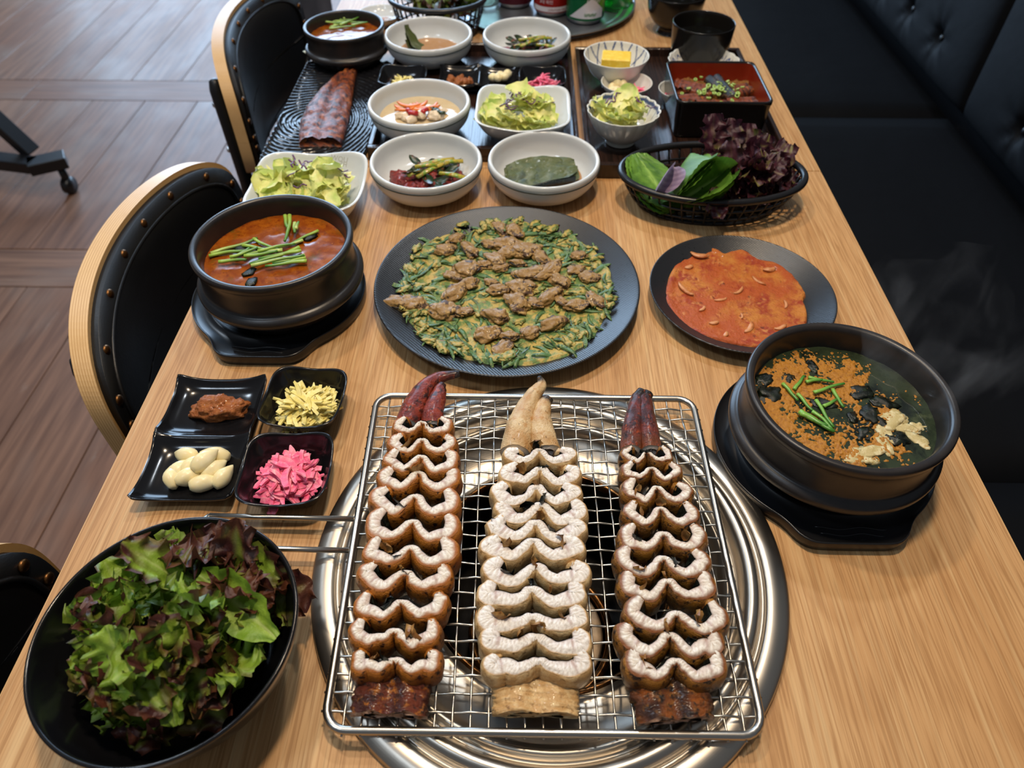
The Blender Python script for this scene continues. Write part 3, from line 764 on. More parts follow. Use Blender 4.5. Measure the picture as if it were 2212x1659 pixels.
twin_tray('twin_relish_dish', 'black two-compartment dish holding paste and garlic cloves', (TW[0], TW[1], TZ), .0405, .0655, .02)
TW2 = at(1035, 172, .02)
twin_tray('twin_relish_dish', 'far black two-compartment dish of sauce and garlic on the dark tray', (TW2[0], TW2[1]+.004, TZ+TRZ), .034, .060, 0, 'x')

def round_plate(name, label, loc, R, h, m):
    t = thing(name, label, 'plate', loc)
    pr = [(0, 0), (.55, 0), (.58, .02), (.72, .22), (.90, .68), (.985, .93), (1.0, 1.0), (.993, 1.05), (.975, 1.02), (.90, .80), (.74, .38), (.60, .20), (.4, .17), (0, .17)]
    put('plate_body', mesh('plate_body', *lathe(smoothprof([(a*R, b*h) for a, b in pr], 50), 128), m=m), t); return t
PC = at(1095, 608, .019); KC = at(1602, 627, .017)
round_plate('round_plate', 'large black speckled plate under the green scallion pancake', (*PC, TZ), .1355, .0195, 'speckle')
round_plate('round_plate', 'small black plate under the orange kimchi pancake', (*KC, TZ), .093, .0175, 'speckle')
# big salad bowl
SB = at(361, 1361, .062)
t = thing('salad_bowl', 'large deep black bowl of lettuce at the lower left', 'bowl', (*SB, TZ), (radians(0), 0, 0))
pr = [(0, 0), (.040, 0), (.046, .002), (.060, .012), (.073, .030), (.0815, .050), (.0850, .0615), (.0853, .0640), (.0840, .0650), (.0820, .0630), (.0785, .051), (.070, .032), (.057, .015), (.040, .006), (0, .005)]
pr = [(a*.925, b) for a, b in pr]
put('bowl_body', mesh('bowl_body', *lathe(smoothprof(pr, 56), 110), m='blackgloss'), t)

# dark wooden trays
def wood_tray(label, x0, x1, y0, y1, h=.020):
    t = thing('wooden_tray', label, 'tray', ((x0+x1)/2, (y0+y1)/2, TZ)); hx, hy = (x1-x0)/2, (y1-y0)/2
    put('tray_base', mesh('tray_base', *box(-hx+.004, hx-.004, -hy+.004, hy-.004, .002, .008), m='tray', smooth=False), t)
    for s in (-1, 1):
        put('tray_rim', mesh('tray_rim', *box(-hx, hx, -.0035, .0035, 0, h, .0012), m='tray', smooth=False), t, (0, s*(hy-.0035), 0))
        put('tray_rim', mesh('tray_rim', *box(-.0035, .0035, -hy+.007, hy-.007, 0, h, .0012), m='tray', smooth=False), t, (s*(hx-.0035), 0, 0))
    return t
wood_tray('dark wooden tray in the middle carrying white bowls and relish dishes', -.2015, .0725, .837, 1.168)
wood_tray('dark wooden tray at the right carrying the lacquer box and egg bowl', .079, .3385, .800, 1.155)

# rippled rectangular plate
def rip(u, v):
    x, y = u*.0655, v*.149; cx, cy = -.028, -.035
    d = sqrt((x-cx)**2*1.2+((y-cy)**2)*.8)+.004*nz(x*14, y*14)
    z = .0105+.0009*sin(d*2*pi/.0075)+.0045*max(abs(u)**10, abs(v)**14)+.0004*nz(x*160, y*160)
    q = max(0, abs(u)-.86)*max(0, abs(v)-.94)*60; return (x-math.copysign(q*.003, x), y-math.copysign(q*.006, y), z)
t = thing('rippled_plate', 'long black rippled rectangular plate carrying the whole glazed eel fillet', 'plate', (-.2700, .958, TZ))
put('plate_body', mesh('plate_body', *slabgrid(100, 220, rip, .005), m='blackgloss'), t)
put('foot', mesh('foot', *box(-.045, .045, -.12, .12, 0, .006), m='blackgloss'), t)

# right tray: patterned bowls
def painted_bowl(name, label, cat, loc, R, h, pattern, scallop=0, ns=20, foot=.42):
    t = thing(name, label, cat, loc)
    pr = [(foot*.9, .0), (foot, .0), (foot, .10), (foot*1.2, .16), (.75, .42), (.93, .78), (1.0, .985), (.985, 1.01), (.96, .98), (.89, .76), (.70, .42), (foot, .22), (0.02, .18)]
    pr = smoothprof(pr, 70); seg = 240
    vs, cols = [], []
    for k, (r, z) in enumerate(pr):
        for i in range(seg):
            a = 2*pi*i/seg; q = 1+scallop*max(0, z-.25)*(abs(sin(a*ns/2))-.5)
            vs.append((R*r*q*cos(a), R*r*q*sin(a), h*z+h*scallop*.8*max(0, z-.8)*5*(abs(sin(a*ns/2))-.5)*.4))
            inside = k > 44; cols.append(pattern(a, r, inside))
    put('bowl_body', mesh('bowl_body', vs, grid_faces(seg, len(pr), True), 'attrwhite', cols), t); return t
WH = hexc('d9d8d0'); BL = hexc('4a5a84')
def cross(a, r, ins):
    if not ins: return WH
    n = 11; u = a*n/(2*pi); d1 = abs(((u+r*1.9) % 1)-.5); d2 = abs(((u-r*1.9) % 1)-.5)
    return BL if min(d1, d2) < .05 or r > .985 else WH
def scales(a, r, ins):
    if not ins: return WH
    n = 20; u = (a*n/(2*pi)) % 1-.5; 
    if r > .93: return WH
    return BL if abs(u) > .46 or abs(r-(.90-.9*u*u)) < .02 else hexc('d6d2c6')
def plainw(a, r, ins): return BL if (ins and (r > .93 and r < .96 or abs(((a*20/(2*pi)) % 1)-.5) < .05 and r > .8)) else WH
EB = at(1332, 116, .052); SM = at(1354, 175, .036); SCB = at(1348, 232, .055); BKB = at(1521, 50, .068); BK2 = at(1463, -14, .060)
BX = (.259, .9485)
painted_bowl('egg_bowl', 'small bowl with blue crossed lines holding the yellow egg block', 'bowl', (EB[0], EB[1], TZ+TRZ), .047, .042, cross, foot=.38)
painted_bowl('side_dish_bowl', 'small round white dish of pickled garlic and pink ginger', 'bowl', (SM[0], SM[1], TZ+TRZ), .036, .026, lambda a, r, i: WH, foot=.5)
painted_bowl('scalloped_bowl', 'scalloped white bowl of lettuce salad in the right tray', 'bowl', (SCB[0], SCB[1], TZ+TRZ), .0465, .044, plainw, .05, 20)
sp = at(1518, 150, .026); painted_bowl('scalloped_plate', 'scalloped blue-lined white plate behind the lacquer box', 'plate', (sp[0], sp[1], TZ+TRZ), .052, .030, scales, .045, 20, .6)
sm2 = at(1470, 196, .03); painted_bowl('side_dish_bowl', 'small white dish with red relish, mostly hidden by the lacquer box', 'bowl', (sm2[0], sm2[1], TZ+TRZ), .031, .024, lambda a, r, i: WH, foot=.5)
def soup_bowl(label, loc, R, h, prof):
    t = thing('soup_bowl', label, 'bowl', loc); put('bowl_body', mesh('bowl_body', *lathe(smoothprof([(a*R, b*h) for a, b in prof], 44), 80), m='lacq'), t); return t
soup_bowl('black lacquer soup bowl standing at the far right corner of the tray', (BKB[0], BKB[1], TZ+TRZ), .0465, .060, [(0, 0), (.62, 0), (.68, .03), (.86, .15), (.95, .5), (.985, .85), (1, 1), (.97, 1.0), (.94, .85), (.88, .5), (.7, .2), (0, .12)])
soup_bowl('farther dark lacquer bowl cut off by the top edge, on bare wood', (BK2[0], BK2[1], TZ), .048, .060, [(0, 0), (.48, 0), (.50, .03), (.47, .16), (.66, .26), (.88, .5), (.97, .8), (1, 1), (.97, 1.0), (.94, .8), (.84, .5), (.6, .3), (0, .24)])
# lacquer box
t = thing('lacquer_box', 'square black lacquer box with red inside filled with eel on rice', 'box', (BX[0], BX[1], TZ+TRZ), 0)
def loft_sq(prof, n, hx, hy, seg=96):
    vs = []
    for r, z in prof:
        for i in range(seg):
            a = 2*pi*i/seg+.0001; c, s = sq(a, n); vs.append((c*r*hx, s*r*hy, z))
    return vs, grid_faces(seg, len(prof), True)
put('box_wall', mesh('box_wall', *loft_sq([(0, 0), (.93, 0), (.95, .002), (.955, .008), (.985, .044), (1.0, .046), (1.0, .0495), (.985, .0505), (.955, .0500), (.945, .048)], 16, .062, .0625), m='lacq'), t)
put('lining', mesh('lining', *loft_sq([(.9455, .0485), (.93, .010), (.9, .006), (0, .006)], 16, .062, .0625), m='lacqred'), t)

# cans, bottle and glass on a round metal tray
CT = (.030, 1.375)
t = thing('round_metal_tray', 'round grey metal tray carrying the drink cans', 'tray', (CT[0], CT[1], TZ))
put('tray_body', mesh('tray_body', *lathe(smoothprof([(0, 0), (.135, 0), (.150, .003), (.162, .010), (.166, .012), (.1665, .0135), (.163, .013), (.156, .009), (.150, .008), (.146, .0085), (.140, .006), (.132, .003), (0, .002)], 60), 120), m='alu'), t)
def can(label, loc, body, rz=0):
    t = thing('drink_can', label, 'can', loc, rz)
    put('can_wall', mesh('can_wall', *lathe([(.0327, .0085), (.0330, .012), (.0330, .104), (.0322, .108)], 64), m=body), t)
    put('can_base', mesh('can_base', *lathe(smoothprof([(0, .006), (.018, .005), (.0235, .001), (.0255, .0), (.0275, .001), (.0327, .0085)], 18), 64), m='alu'), t)
    put('can_top', mesh('can_top', *lathe(smoothprof([(.0322, .108), (.0285, .114), (.0262, .1185), (.0268, .120), (.0255, .1195), (.0245, .1165), (0, .1165)], 22), 64), m='alu'), t)
    return t
def wrap_text(s, size, R, a0, z0, m, parent, slant=0, name='lettering', bold=.0):
    cu = bpy.data.curves.new('t', 'FONT'); cu.body = s; cu.size = size; cu.shear = slant; cu.align_x = 'CENTER'; cu.offset = bold; cu.resolution_u = 3
    o = bpy.data.objects.new('t', cu); COL.objects.link(o); dg = bpy.context.evaluated_depsgraph_get(); me = bpy.data.meshes.new_from_object(o.evaluated_get(dg))
    bpy.data.objects.remove(o); bpy.data.curves.remove(cu); me.name = name
    for v in me.vertices:
        x, y = v.co.x, v.co.y
        if R: a = a0+x/R; v.co = ((R+.0003)*cos(a), (R+.0003)*sin(a), z0+y)
    me.materials.clear(); me.materials.append(MT[m]); return put(name, me, parent)
def patch(poly, R, m, parent, name, off=.0002, n=14):
    """print on the can: poly(u) -> (angle, z low, z high)"""
    vs = []
    for i in range(n+1):
        a, z0, z1 = poly(i/n); vs += [((R+off)*cos(a), (R+off)*sin(a), z0+(z1-z0)*k/4) for k in range(5)]
    put(name, mesh(name, vs, grid_faces(5, n+1), m), parent)
Rc = .033; F0 = -pi/2
CG = (.104, 1.313); CRd = (.047, 1.348); CM = (-.020, 1.385)
gcan = can('green soda can with white mountain print and white lettering', (CG[0], CG[1], TZ+.0025), 'cangreen')
patch(lambda u: (F0-.95+1.9*u, .0125, .0125+max(.001, .033*(1-abs(u-.62)/.62 if u < .62 else 1-(u-.62)/.62))), Rc, 'canwhite', gcan, 'mountain_print', n=24)
patch(lambda u: (F0+.30+.95*u, .0125+max(.001, .033*(1-u*.95*1.0)), .075), Rc, 'canlight', gcan, 'light_print', .0001)
wrap_text('Chilsung', .0235, Rc, F0+.22, .048, 'canwhite', gcan, .25, bold=.0006)
wrap_text('Cider', .0115, Rc, F0+.34, .037, 'canwhite', gcan, .25)
wrap_text('\\\\//\\\\//\\\\//', .0062, Rc+.0003, F0+.18, .0165, 'printgreen', gcan, .2, bold=.0003)
rcan = can('bright red drink can between the maroon and green cans', (CRd[0], CRd[1], TZ+.0025), 'canred')
patch(lambda u: (F0-1.2+2.4*u, .0105, .0185), Rc, 'canwhite', rcan, 'white_band')
wrap_text('3대 파인', .0070, Rc, F0-.35, .024, 'canwhite', rcan)
wrap_text('UTRITION FACTS', .0050, Rc+.0003, F0+.35, .0122, 'canred', rcan)
mcan = can('dark maroon drink can with a small white square emblem', (CM[0], CM[1], TZ+.0025), 'canmaroon')
wrap_text('서', .026, Rc, F0+.1, .062, 'canwhite', mcan)
wrap_text('■', .015, Rc, F0+.12, .044, 'canwhite', mcan); wrap_text('回', .010, Rc+.0004, F0+.12, .0465, 'canmaroon', mcan)
t = thing('glass_bottle', 'green glass bottle behind the green soda can', 'bottle', (.163, 1.372, TZ+.0025))
put('bottle_body', mesh('bottle_body', *lathe(smoothprof([(0, .003), (.022, 0), (.0285, .003), (.0295, .010), (.0295, .110), (.026, .140), (.013, .170), (.012, .205), (.0135, .207), (.0135, .214), (.010, .214), (.010, .170), (.023, .138), (.0268, .108), (.0268, .012), (.02, .006), (0, .007)], 60), 48), m='glassgreen'), t)
t = thing('drinking_glass', 'clear glass standing left of the maroon can', 'glass', (-.072, 1.372, TZ+.0025))
put('glass_body', mesh('glass_body', *lathe(smoothprof([(0, 0), (.022, 0), (.0245, .003), (.028, .09), (.0285, .091), (.027, .091), (.0225, .010), (0, .009)], 30), 48), m='glassclear'), t)
# small white dish and napkin
sdp = at(822, 30, .016)
t = thing('small_white_dish', 'small round white dish partly behind the far stew pot', 'dish', (sdp[0], sdp[1], TZ))
put('dish_body', mesh('dish_body', *lathe(smoothprof([(0, 0), (.02, 0), (.022, .002), (.034, .010), (.0385, .0165), (.0395, .018), (.0375, .0175), (.032, .010), (.02, .005), (0, .0045)], 36), 64), m='white'), t)
npk = at(690, 116, .0); tag(put('paper_napkin', mesh('paper_napkin', *slabgrid(12, 12, lambda u, v: (u*.030, v*.026, .002+.0012*abs(nz(u, v))), .0012), m='napkin'), None, (npk[0]+.012, npk[1]+.004, TZ), (0, 0, .7)), 'pale paper napkin corner showing under the far stew pot', 'napkin')

# baskets
def basket(label, loc, rx, ry, h, n=44, taper=.80, rz=0):
    t = thing('oval_basket', label, 'basket', loc, rz)
    ell = lambda k, z, m_=80: [(rx*k*cos(2*pi*i/m_), ry*k*sin(2*pi*i/m_), z) for i in range(m_)]
    put('rim', mesh('rim', *closed_tube(ell(1, h), .0042, 12), m='blackplastic'), t)
    put('hoop', mesh('hoop', *closed_tube(ell(.93, h*.60), .0016, 6), m='blackplastic'), t)
    put('hoop', mesh('hoop', *closed_tube(ell(.86, h*.28), .0014, 6), m='blackplastic'), t)
    for i in range(n):
        a = 2*pi*i/n
        put('rib', mesh('rib', *tube([(rx*k*cos(a), ry*k*sin(a), z) for k, z in ((.985, h), (.93, h*.60), (.86, h*.28), (.79, .003), (.70, .0015))], (.0015, .0012), 5), m='blackplastic'), t)
    vs, fs = disc(1, 3, 60); put('base_lattice', mesh('base_lattice', *closed_tube(ell(taper-.03, .002), .0025, 6), m='blackplastic'), t)
    for i in range(-7, 8):
        x = rx*.74*i/8; yy = ry*.74*sqrt(1-(i/8)**2); put('base_bar', mesh('base_bar', *tube([(x, -yy, .002), (x, yy, .002)], .0015, 5), m='blackplastic'), t)
    for i in range(-3, 4):
        y = ry*.74*i/4; xx = rx*.74*sqrt(1-(i/4)**2); put('base_bar', mesh('base_bar', *tube([(-xx, y, .002), (xx, y, .002)], .0015, 5), m='blackplastic'), t)
    return t
BK = at(1539, 372, .040); BF = at(945, -5, .055)
basket('oval black plastic basket holding perilla leaves and dark red lettuce', (BK[0], BK[1], TZ), .1065, .0640, .040)
basket('far black basket of lettuce cut off by the top edge', (BF[0], BF[1], TZ), .078, .062, .055, 36)

# faded print on the square white dishes, a crumb, and steam
def flat_text(s_, size, px, rx, rz, parent, half, h):
    cu = bpy.data.curves.new('t', 'FONT'); cu.body = s_; cu.size = size; cu.align_x = 'CENTER'; cu.resolution_u = 2
    o = bpy.data.objects.new('t', cu); COL.objects.link(o); me = bpy.data.meshes.new_from_object(o.evaluated_get(bpy.context.evaluated_depsgraph_get()))
    bpy.data.objects.remove(o); bpy.data.curves.remove(cu); me.materials.clear(); me.materials.append(MT['greytext']); me.name = 'lettering'
    M = (Matrix.Translation(parent.location) @ parent.rotation_euler.to_matrix().to_4x4()).inverted(); z = .02
    for _ in range(12):      # settle on the sloping inner wall
        p = at(*px, z); q = M @ Vector((p[0], p[1], TZ+z)); r = ((abs(q.x)**4.6+abs(q.y)**4.6)**(1/4.6))/half
        z = parent.location.z-TZ+h*float(np.interp(r, [.56, .757, .887, .94], [.25, .5, .8, .97]))
    q.z += .0022; put('lettering', me, parent, q, (rx, 0, rz))
flat_text('WOU', .009, (733, 352), .87, -.35, sd1, .066, .034); flat_text('ZH', .008, (741, 363), .87, -.35, sd1, .066, .034)
tag(put('crumb', mesh('crumb', *xf(blob(1, .3, 1.5, 2, 2), TR(s=(.0022, .0011, .0008))), m='napkin'), None, (*at(1573, 1628, 0), TZ+.0006), (0, 0, 1.0)), 'tiny pale crumb on the wood at the near edge, right of the rack', 'crumb')
sm_ = bpy.data.materials.new('steam'); sm_.use_nodes = True; nt_ = sm_.node_tree; nt_.nodes.remove(nt_.nodes['Principled BSDF'])
vsc = nt_.nodes.new('ShaderNodeVolumeScatter'); vsc.inputs['Color'].default_value = (1, 1, 1, 1)
tcn = nt_.nodes.new('ShaderNodeTexCoord'); mpn = nt_.nodes.new('ShaderNodeMapping'); mpn.inputs['Scale'].default_value = (22, 22, 13)
nn_ = nt_.nodes.new('ShaderNodeTexNoise'); nn_.inputs['Scale'].default_value = 1; nn_.inputs['Detail'].default_value = 4; nn_.inputs['Distortion'].default_value = 1.2
rr_ = nt_.nodes.new('ShaderNodeValToRGB'); rr_.color_ramp.elements[0].position = .52; rr_.color_ramp.elements[1].position = .78; rr_.color_ramp.elements[1].color = (1, 1, 1, 1)
mm_ = nt_.nodes.new('ShaderNodeMath'); mm_.operation = 'MULTIPLY'; mm_.inputs[1].default_value = 2.6
nt_.links.new(tcn.outputs['Object'], mpn.inputs[0]); nt_.links.new(mpn.outputs[0], nn_.inputs['Vector']); nt_.links.new(nn_.outputs['Fac'], rr_.inputs[0]); nt_.links.new(rr_.outputs[0], mm_.inputs[0]); nt_.links.new(mm_.outputs[0], vsc.inputs['Density']); nt_.links.new(vsc.outputs[0], nt_.nodes['Material Output'].inputs['Volume'])
stm = at(2005, 775, .13); tag(put('steam', mesh('steam', *xf(blob(1, .15, 1.2, 3, 3), TR(s=(.050, .062, .060))), m=sm_), None, (stm[0], stm[1], TZ+.155)), 'faint wisps of steam drifting right of the dark soup pot', 'steam', kind='stuff')
# ================================================================ eels on the rack
ZW = TZ+ZR+.0022            # top of the wires
ORD = ['first', 'second', 'third', 'fourth', 'fifth', 'sixth', 'seventh', 'eighth', 'ninth', 'tenth', 'eleventh']
C_EDGE = {'glaze': hexc('9c5a1a'), 'glaze2': hexc('7a4312'), 'plain': hexc('c49a62')}
def eel_slice(label, group, x, y, wpx, kind, flat, openness, seed):
    """a slice of butterflied eel standing on its cut: W-shaped band, flesh up, skin towards the viewer"""
    h = .0185+.002*rnd.random(); zc = ZR+h
    cx, cy = at(x, y+4, zc); xl, _ = at(x-wpx/2, y, zc); xr, _ = at(x+wpx/2, y, zc); hw = (xr-xl)/2
    t = thing('eel_slice', label, 'eel slice', (cx, cy, ZW), rnd.uniform(-.05, .05)); t['group'] = group
    r = lambda a: rnd.uniform(-a, a)*1.9
    # half width units: lobes bulge to -Y, notch at centre to +Y, tips curl away
    nd = rnd.uniform(.11, .17)*(1-flat*.8)+.02; ld = -.23*(1-flat*.75); e = (.34 if kind != 'plain' else .20)*(1-.2*flat); ci = .80+.08*openness
    base = [(-ci+.10*(1-openness)+r(.03), e+.10+r(.04)), (-.95+r(.02), e*.5+r(.03)), (-.90, -.02+r(.03)), (-.66, ld*.75+r(.03)), (-.42, ld+r(.03)), (-.20, ld*.45+nd*.35+r(.015)), (-.09, nd*.72),
            (0+r(.02), nd*.95), (.09, nd*.72), (.20, ld*.45+nd*.35+r(.015)), (.42, ld+r(.03)), (.66, ld*.75+r(.03)), (.90, -.02+r(.03)), (.95+r(.02), e*.5+r(.03)), (ci-.10*(1-openness)+r(.03), e+.10+r(.04))]
    if kind != 'plain' and not flat: base = [(px, py*1.08) for px, py in base]
    ns = 132; line = catmull(base, ns); sdf = seed*3.7
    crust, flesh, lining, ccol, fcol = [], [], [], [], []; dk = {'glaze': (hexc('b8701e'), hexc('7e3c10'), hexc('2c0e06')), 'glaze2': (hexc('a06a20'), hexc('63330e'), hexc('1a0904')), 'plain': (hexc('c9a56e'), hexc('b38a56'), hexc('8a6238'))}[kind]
    KF = 9
    for i in range(ns):
        s = 2*i/(ns-1)-1; p = line[i]; a = line[max(0, i-1)]; b = line[min(ns-1, i+1)]; d = b-a; d = d/np.linalg.norm(d); nrm = np.array([d[1], -d[0]])   # outward, to -Y
        th = (.118+.075*min(1, abs(s)*1.5)**2+.03*nz(s*3+sdf, 0))*(1-.0*abs(s))
        th *= (1-max(0, abs(s)-.90)/.10*.35); th *= 1-.20*exp(-(s/.10)**2)
        th *= .065/ max(hw*2, .03) if False else 1
        tt = th*hw; wob = .0009*nz(s*9+sdf, 2)
        P = np.array([p[0]*hw, p[1]*hw]); o_ = P+nrm*(tt+wob); inn = P-nrm*tt
        lean = .0018
        for k, (zz, off) in enumerate(((0, -.0012), (.25*h, .0003), (.55*h, .0008), (.82*h, .0004), (1.0*h, -.0006), (1.04*h, -.0016))):
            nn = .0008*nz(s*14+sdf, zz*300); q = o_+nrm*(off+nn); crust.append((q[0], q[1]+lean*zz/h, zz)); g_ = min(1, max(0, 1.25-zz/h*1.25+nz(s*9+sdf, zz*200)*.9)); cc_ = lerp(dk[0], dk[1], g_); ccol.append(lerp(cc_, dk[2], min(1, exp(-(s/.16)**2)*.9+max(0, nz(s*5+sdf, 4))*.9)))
        for k in range(KF):
            w = k/(KF-1); q = o_*(1-w)+inn*w-nrm*(.0012*(1-w)); rv = sin(s*118+nz(s*6, w*3, sdf)*7+w*1.5); rid = .00050*rv*sin(pi*w)
            zz = h*1.035+.0013*sin(pi*w)+rid+.0008*nz(s*12+sdf, w*4)
            flesh.append((q[0], q[1]+lean, zz))
            c = lerp(hexc('e6dfd2'), hexc('c4aa9c'), min(1, max(0, (w-.55)*1.6+nz(s*6+sdf, w*2)*.7)))
            if kind == 'plain': c = lerp(c, hexc('e8e6e4'), .35)
            c = lerp(c, hexc('a08c7c'), max(0, -rv)*.42+max(0, nz(s*22+sdf, w*5))*.35)
            sept = exp(-((abs(s)-.62)/.018)**2); c = lerp(c, hexc('a07c70'), sept*.7*min(1, w*2))
            eb = .34+.16*nz(s*9+sdf, 5)*2 if kind != 'plain' else .13
            t_ = max(0, min(1, (eb-w)/eb*1.5)) if w < eb else 0
            c = lerp(c, C_EDGE[kind], t_)
            if w > .93: c = lerp(c, hexc('5c5048'), .6)
            fcol.append(c)
        for k, zz in enumerate((h*1.03+.0008*abs(nz(s*16+sdf, 7))*2, h*.8, h*.4, 0)):
            q = inn-nrm*((.0011+.0012*k) if k else .0004+.0014*max(0, nz(s*10+sdf, 1))); lining.append((q[0], q[1]+lean*zz/h, zz))
    def ends(vs, n):  # close the two tips
        return [tuple(range(n)), tuple(reversed(range(len(vs)-n, len(vs))))]
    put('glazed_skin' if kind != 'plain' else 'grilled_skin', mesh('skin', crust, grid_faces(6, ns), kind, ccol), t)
    fl = put('flesh', mesh('flesh', flesh, grid_faces(KF, ns), 'flesh', fcol), t)
    put('belly_lining', mesh('belly_lining', lining, grid_faces(4, ns), 'lining'), t)
    # rounded tips joining skin to lining
    for i in (0, ns-1):
        a = Vector(crust[i*6+2]); b = Vector(lining[i*4+1]); m_ = (a+b)/2; rr = (a-b).length/2
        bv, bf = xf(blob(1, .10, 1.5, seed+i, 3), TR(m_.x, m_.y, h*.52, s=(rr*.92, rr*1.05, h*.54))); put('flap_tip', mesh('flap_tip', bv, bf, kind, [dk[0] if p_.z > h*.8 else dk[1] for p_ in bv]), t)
    # bits of dried membrane sticking up from the inner wall
    for k in range(rnd.choice((0, 1, 1, 2, 2))):
        i = int(ns*rnd.choice((.22, .35, .5, .5, .66, .78))); q = lining[i*4]; nm = leafmesh(.008+.006*rnd.random(), .008+.007*rnd.random(), 6, 6, .12, 1.5, .5, 1.5, seed+k, None, mname='membrane_flake', m='flake' if rnd.random() < .65 else 'lining')
        put('membrane_flake', nm, t, (q[0], q[1]+.0015, q[2]-.005), (rnd.uniform(-.4, .4), -.9+rnd.uniform(-.3, .3), rnd.uniform(0, 6.2)))
    return t
ROWS = [
 ('left', 'sauce-glazed', 'glaze', [(911, 927, 116), (911, 966, 135), (908, 1002, 148), (903, 1040, 162), (895, 1090, 176), (889, 1148, 180), (886, 1203, 187), (874, 1254, 184), (867, 1319, 180), (851, 1380, 173), (854, 1441, 173)]),
 ('middle', 'plain pale', 'plain', [(1165, 988, 140), (1167, 1028, 159), (1159, 1070, 174), (1169, 1108, 183), (1157, 1147, 194), (1151, 1188, 202), (1158, 1243, 206), (1150, 1292, 212), (1150, 1348, 216), (1156, 1391, 216), (1163, 1443, 212)]),
 ('right', 'dark glazed', 'glaze2', [(1398, 990, 101), (1407, 1026, 118), (1420, 1070, 136), (1428, 1117, 150), (1434, 1171, 172), (1433, 1226, 181), (1443, 1276, 190), (1461, 1345, 197), (1447, 1394, 206), (1460, 1449, 200)])]
for row, look, kind, pts in ROWS:
    for i, (x, y, w) in enumerate(pts):
        q = i/(len(pts)-1)
        flat = max(0, (q-.35)*1.4) if kind == 'plain' else max(0, (q-.5)*(1.3 if kind == 'glaze' else .8))
        last = ' at its near end' if i == len(pts)-1 else ''
        eel_slice(f'{look} eel slice, {ORD[i]} behind the tail piece in the {row} row', f'{look} eel slices in the {row} row on the rack', x, y, w, kind, min(.85, flat), q, i+len(row)*20)

def dkc(m, x, y):
    a, b = {'glaze': ('6a2a0c', '3a1208'), 'glaze2': ('8a4a14', '2a1006'), 'plain': ('bd9661', '9a6e40')}[m]; return lerp(hexc(a), hexc(b), min(1, max(0, .5+nz(x*2.2, y*60)*1.6)))
def eel_slab(name, label, loc, L_, w0, w1, h, m, seed, rz=0, nu=40, nv=34, tipbend=0, taperpow=1.0, colfn=None, nobase=False, sink=0.0):
    """double-humped fillet lying skin or flesh up, long axis Y, from its cut end (y=0, width w0) to y=L (width w1)"""
    t = thing(name, label, 'eel piece', loc, rz); vs, cols = [], []
    for j in range(nv+1):
        v = j/nv; w = w0+(w1-w0)*v**taperpow; bx_ = tipbend*max(0, v-.45)**2*L_*2
        hh = h*(.55+.45*min(1, w/w0))*(1-.1*v)
        for i in range(nu):
            a = 2*pi*i/nu; c, s = cos(a), sin(a)
            x = c*w*(1+.02*nz(v*8+seed, c*2))*(abs(c)**-.0); top = s > 0
            xn = c
            z = (abs(s)**.55)*hh*(1-.34*exp(-(xn/.16)**2)+.10*exp(-((abs(xn)-.45)/.22)**2)) if top else -abs(s)**.6*hh*.10
            e = sin(pi*min(1, v*14))**1 if v < .036 else 1
            y = v*L_ + .0016*nz(xn*3+seed, z*200)*(1 if v in (0, 1) else 1)
            q = .0009*nz(x*260+seed, v*18)*2+.0012*nz(x*90+seed, v*7)
            vs.append((x+bx_+q*c, y, max(0, z+(q if top else 0))+h*.1)); cols.append(colfn(v, xn, z) if colfn else (1, 1, 1))
    fs = grid_faces(nu, nv+1, True)
    o = put('fillet', mesh('fillet', vs, fs, m, cols if colfn else [dkc(m, x_/w0, y_) for x_, y_, z_ in vs]), t)
    for j in (0, nv):
        ring = vs[j*nu:(j+1)*nu]; c = (sum(p[0] for p in ring)/nu, sum(p[1] for p in ring)/nu, sum(p[2] for p in ring)/nu)
        cv = list(ring)+[tuple(c[k]*.35+p[k]*.65+(.0009*nz(p[0]*400, p[2]*400) if k == 1 else 0) for k in range(3)) for p in ring]+[c]
        f = grid_faces(nu, 2, True)+[(nu+i, 2*nu, nu+(i+1) % nu) for i in range(nu)]
        put('cut_end', mesh('cut_end', cv, f, 'flesh' if (j == 0 and not nobase) else m, [(.68, .62, .54)]*len(cv) if (j == 0 and not nobase) else ([(.05, .035, .02)]*len(cv) if colfn else [(.5, .3, .2)]*len(cv))), t)
    return t
E1 = at(841, 1558, .012); E2 = at(1153, 1557, .012); E3 = at(1445, 1569, .012)
eel_slab('eel_end_piece', 'sauce-blackened eel end piece nearest in the left row', (E1[0]+.001, E1[1], ZW-.0015), .0285, .0238, .0243, .0115, 'glaze', 3, -.01, nobase=True)
eel_slab('eel_end_piece', 'pale eel end piece nearest in the middle row', (E2[0]+.001, E2[1], ZW-.0015), .0270, .0268, .0285, .0115, 'plain', 8, 0, nobase=True)
eel_slab('eel_end_piece', 'shiny dark brown eel end piece nearest in the right row', (E3[0]+.003, E3[1], ZW-.0015), .0300, .0238, .0275, .0120, 'glaze2', 14, .09, nobase=True)

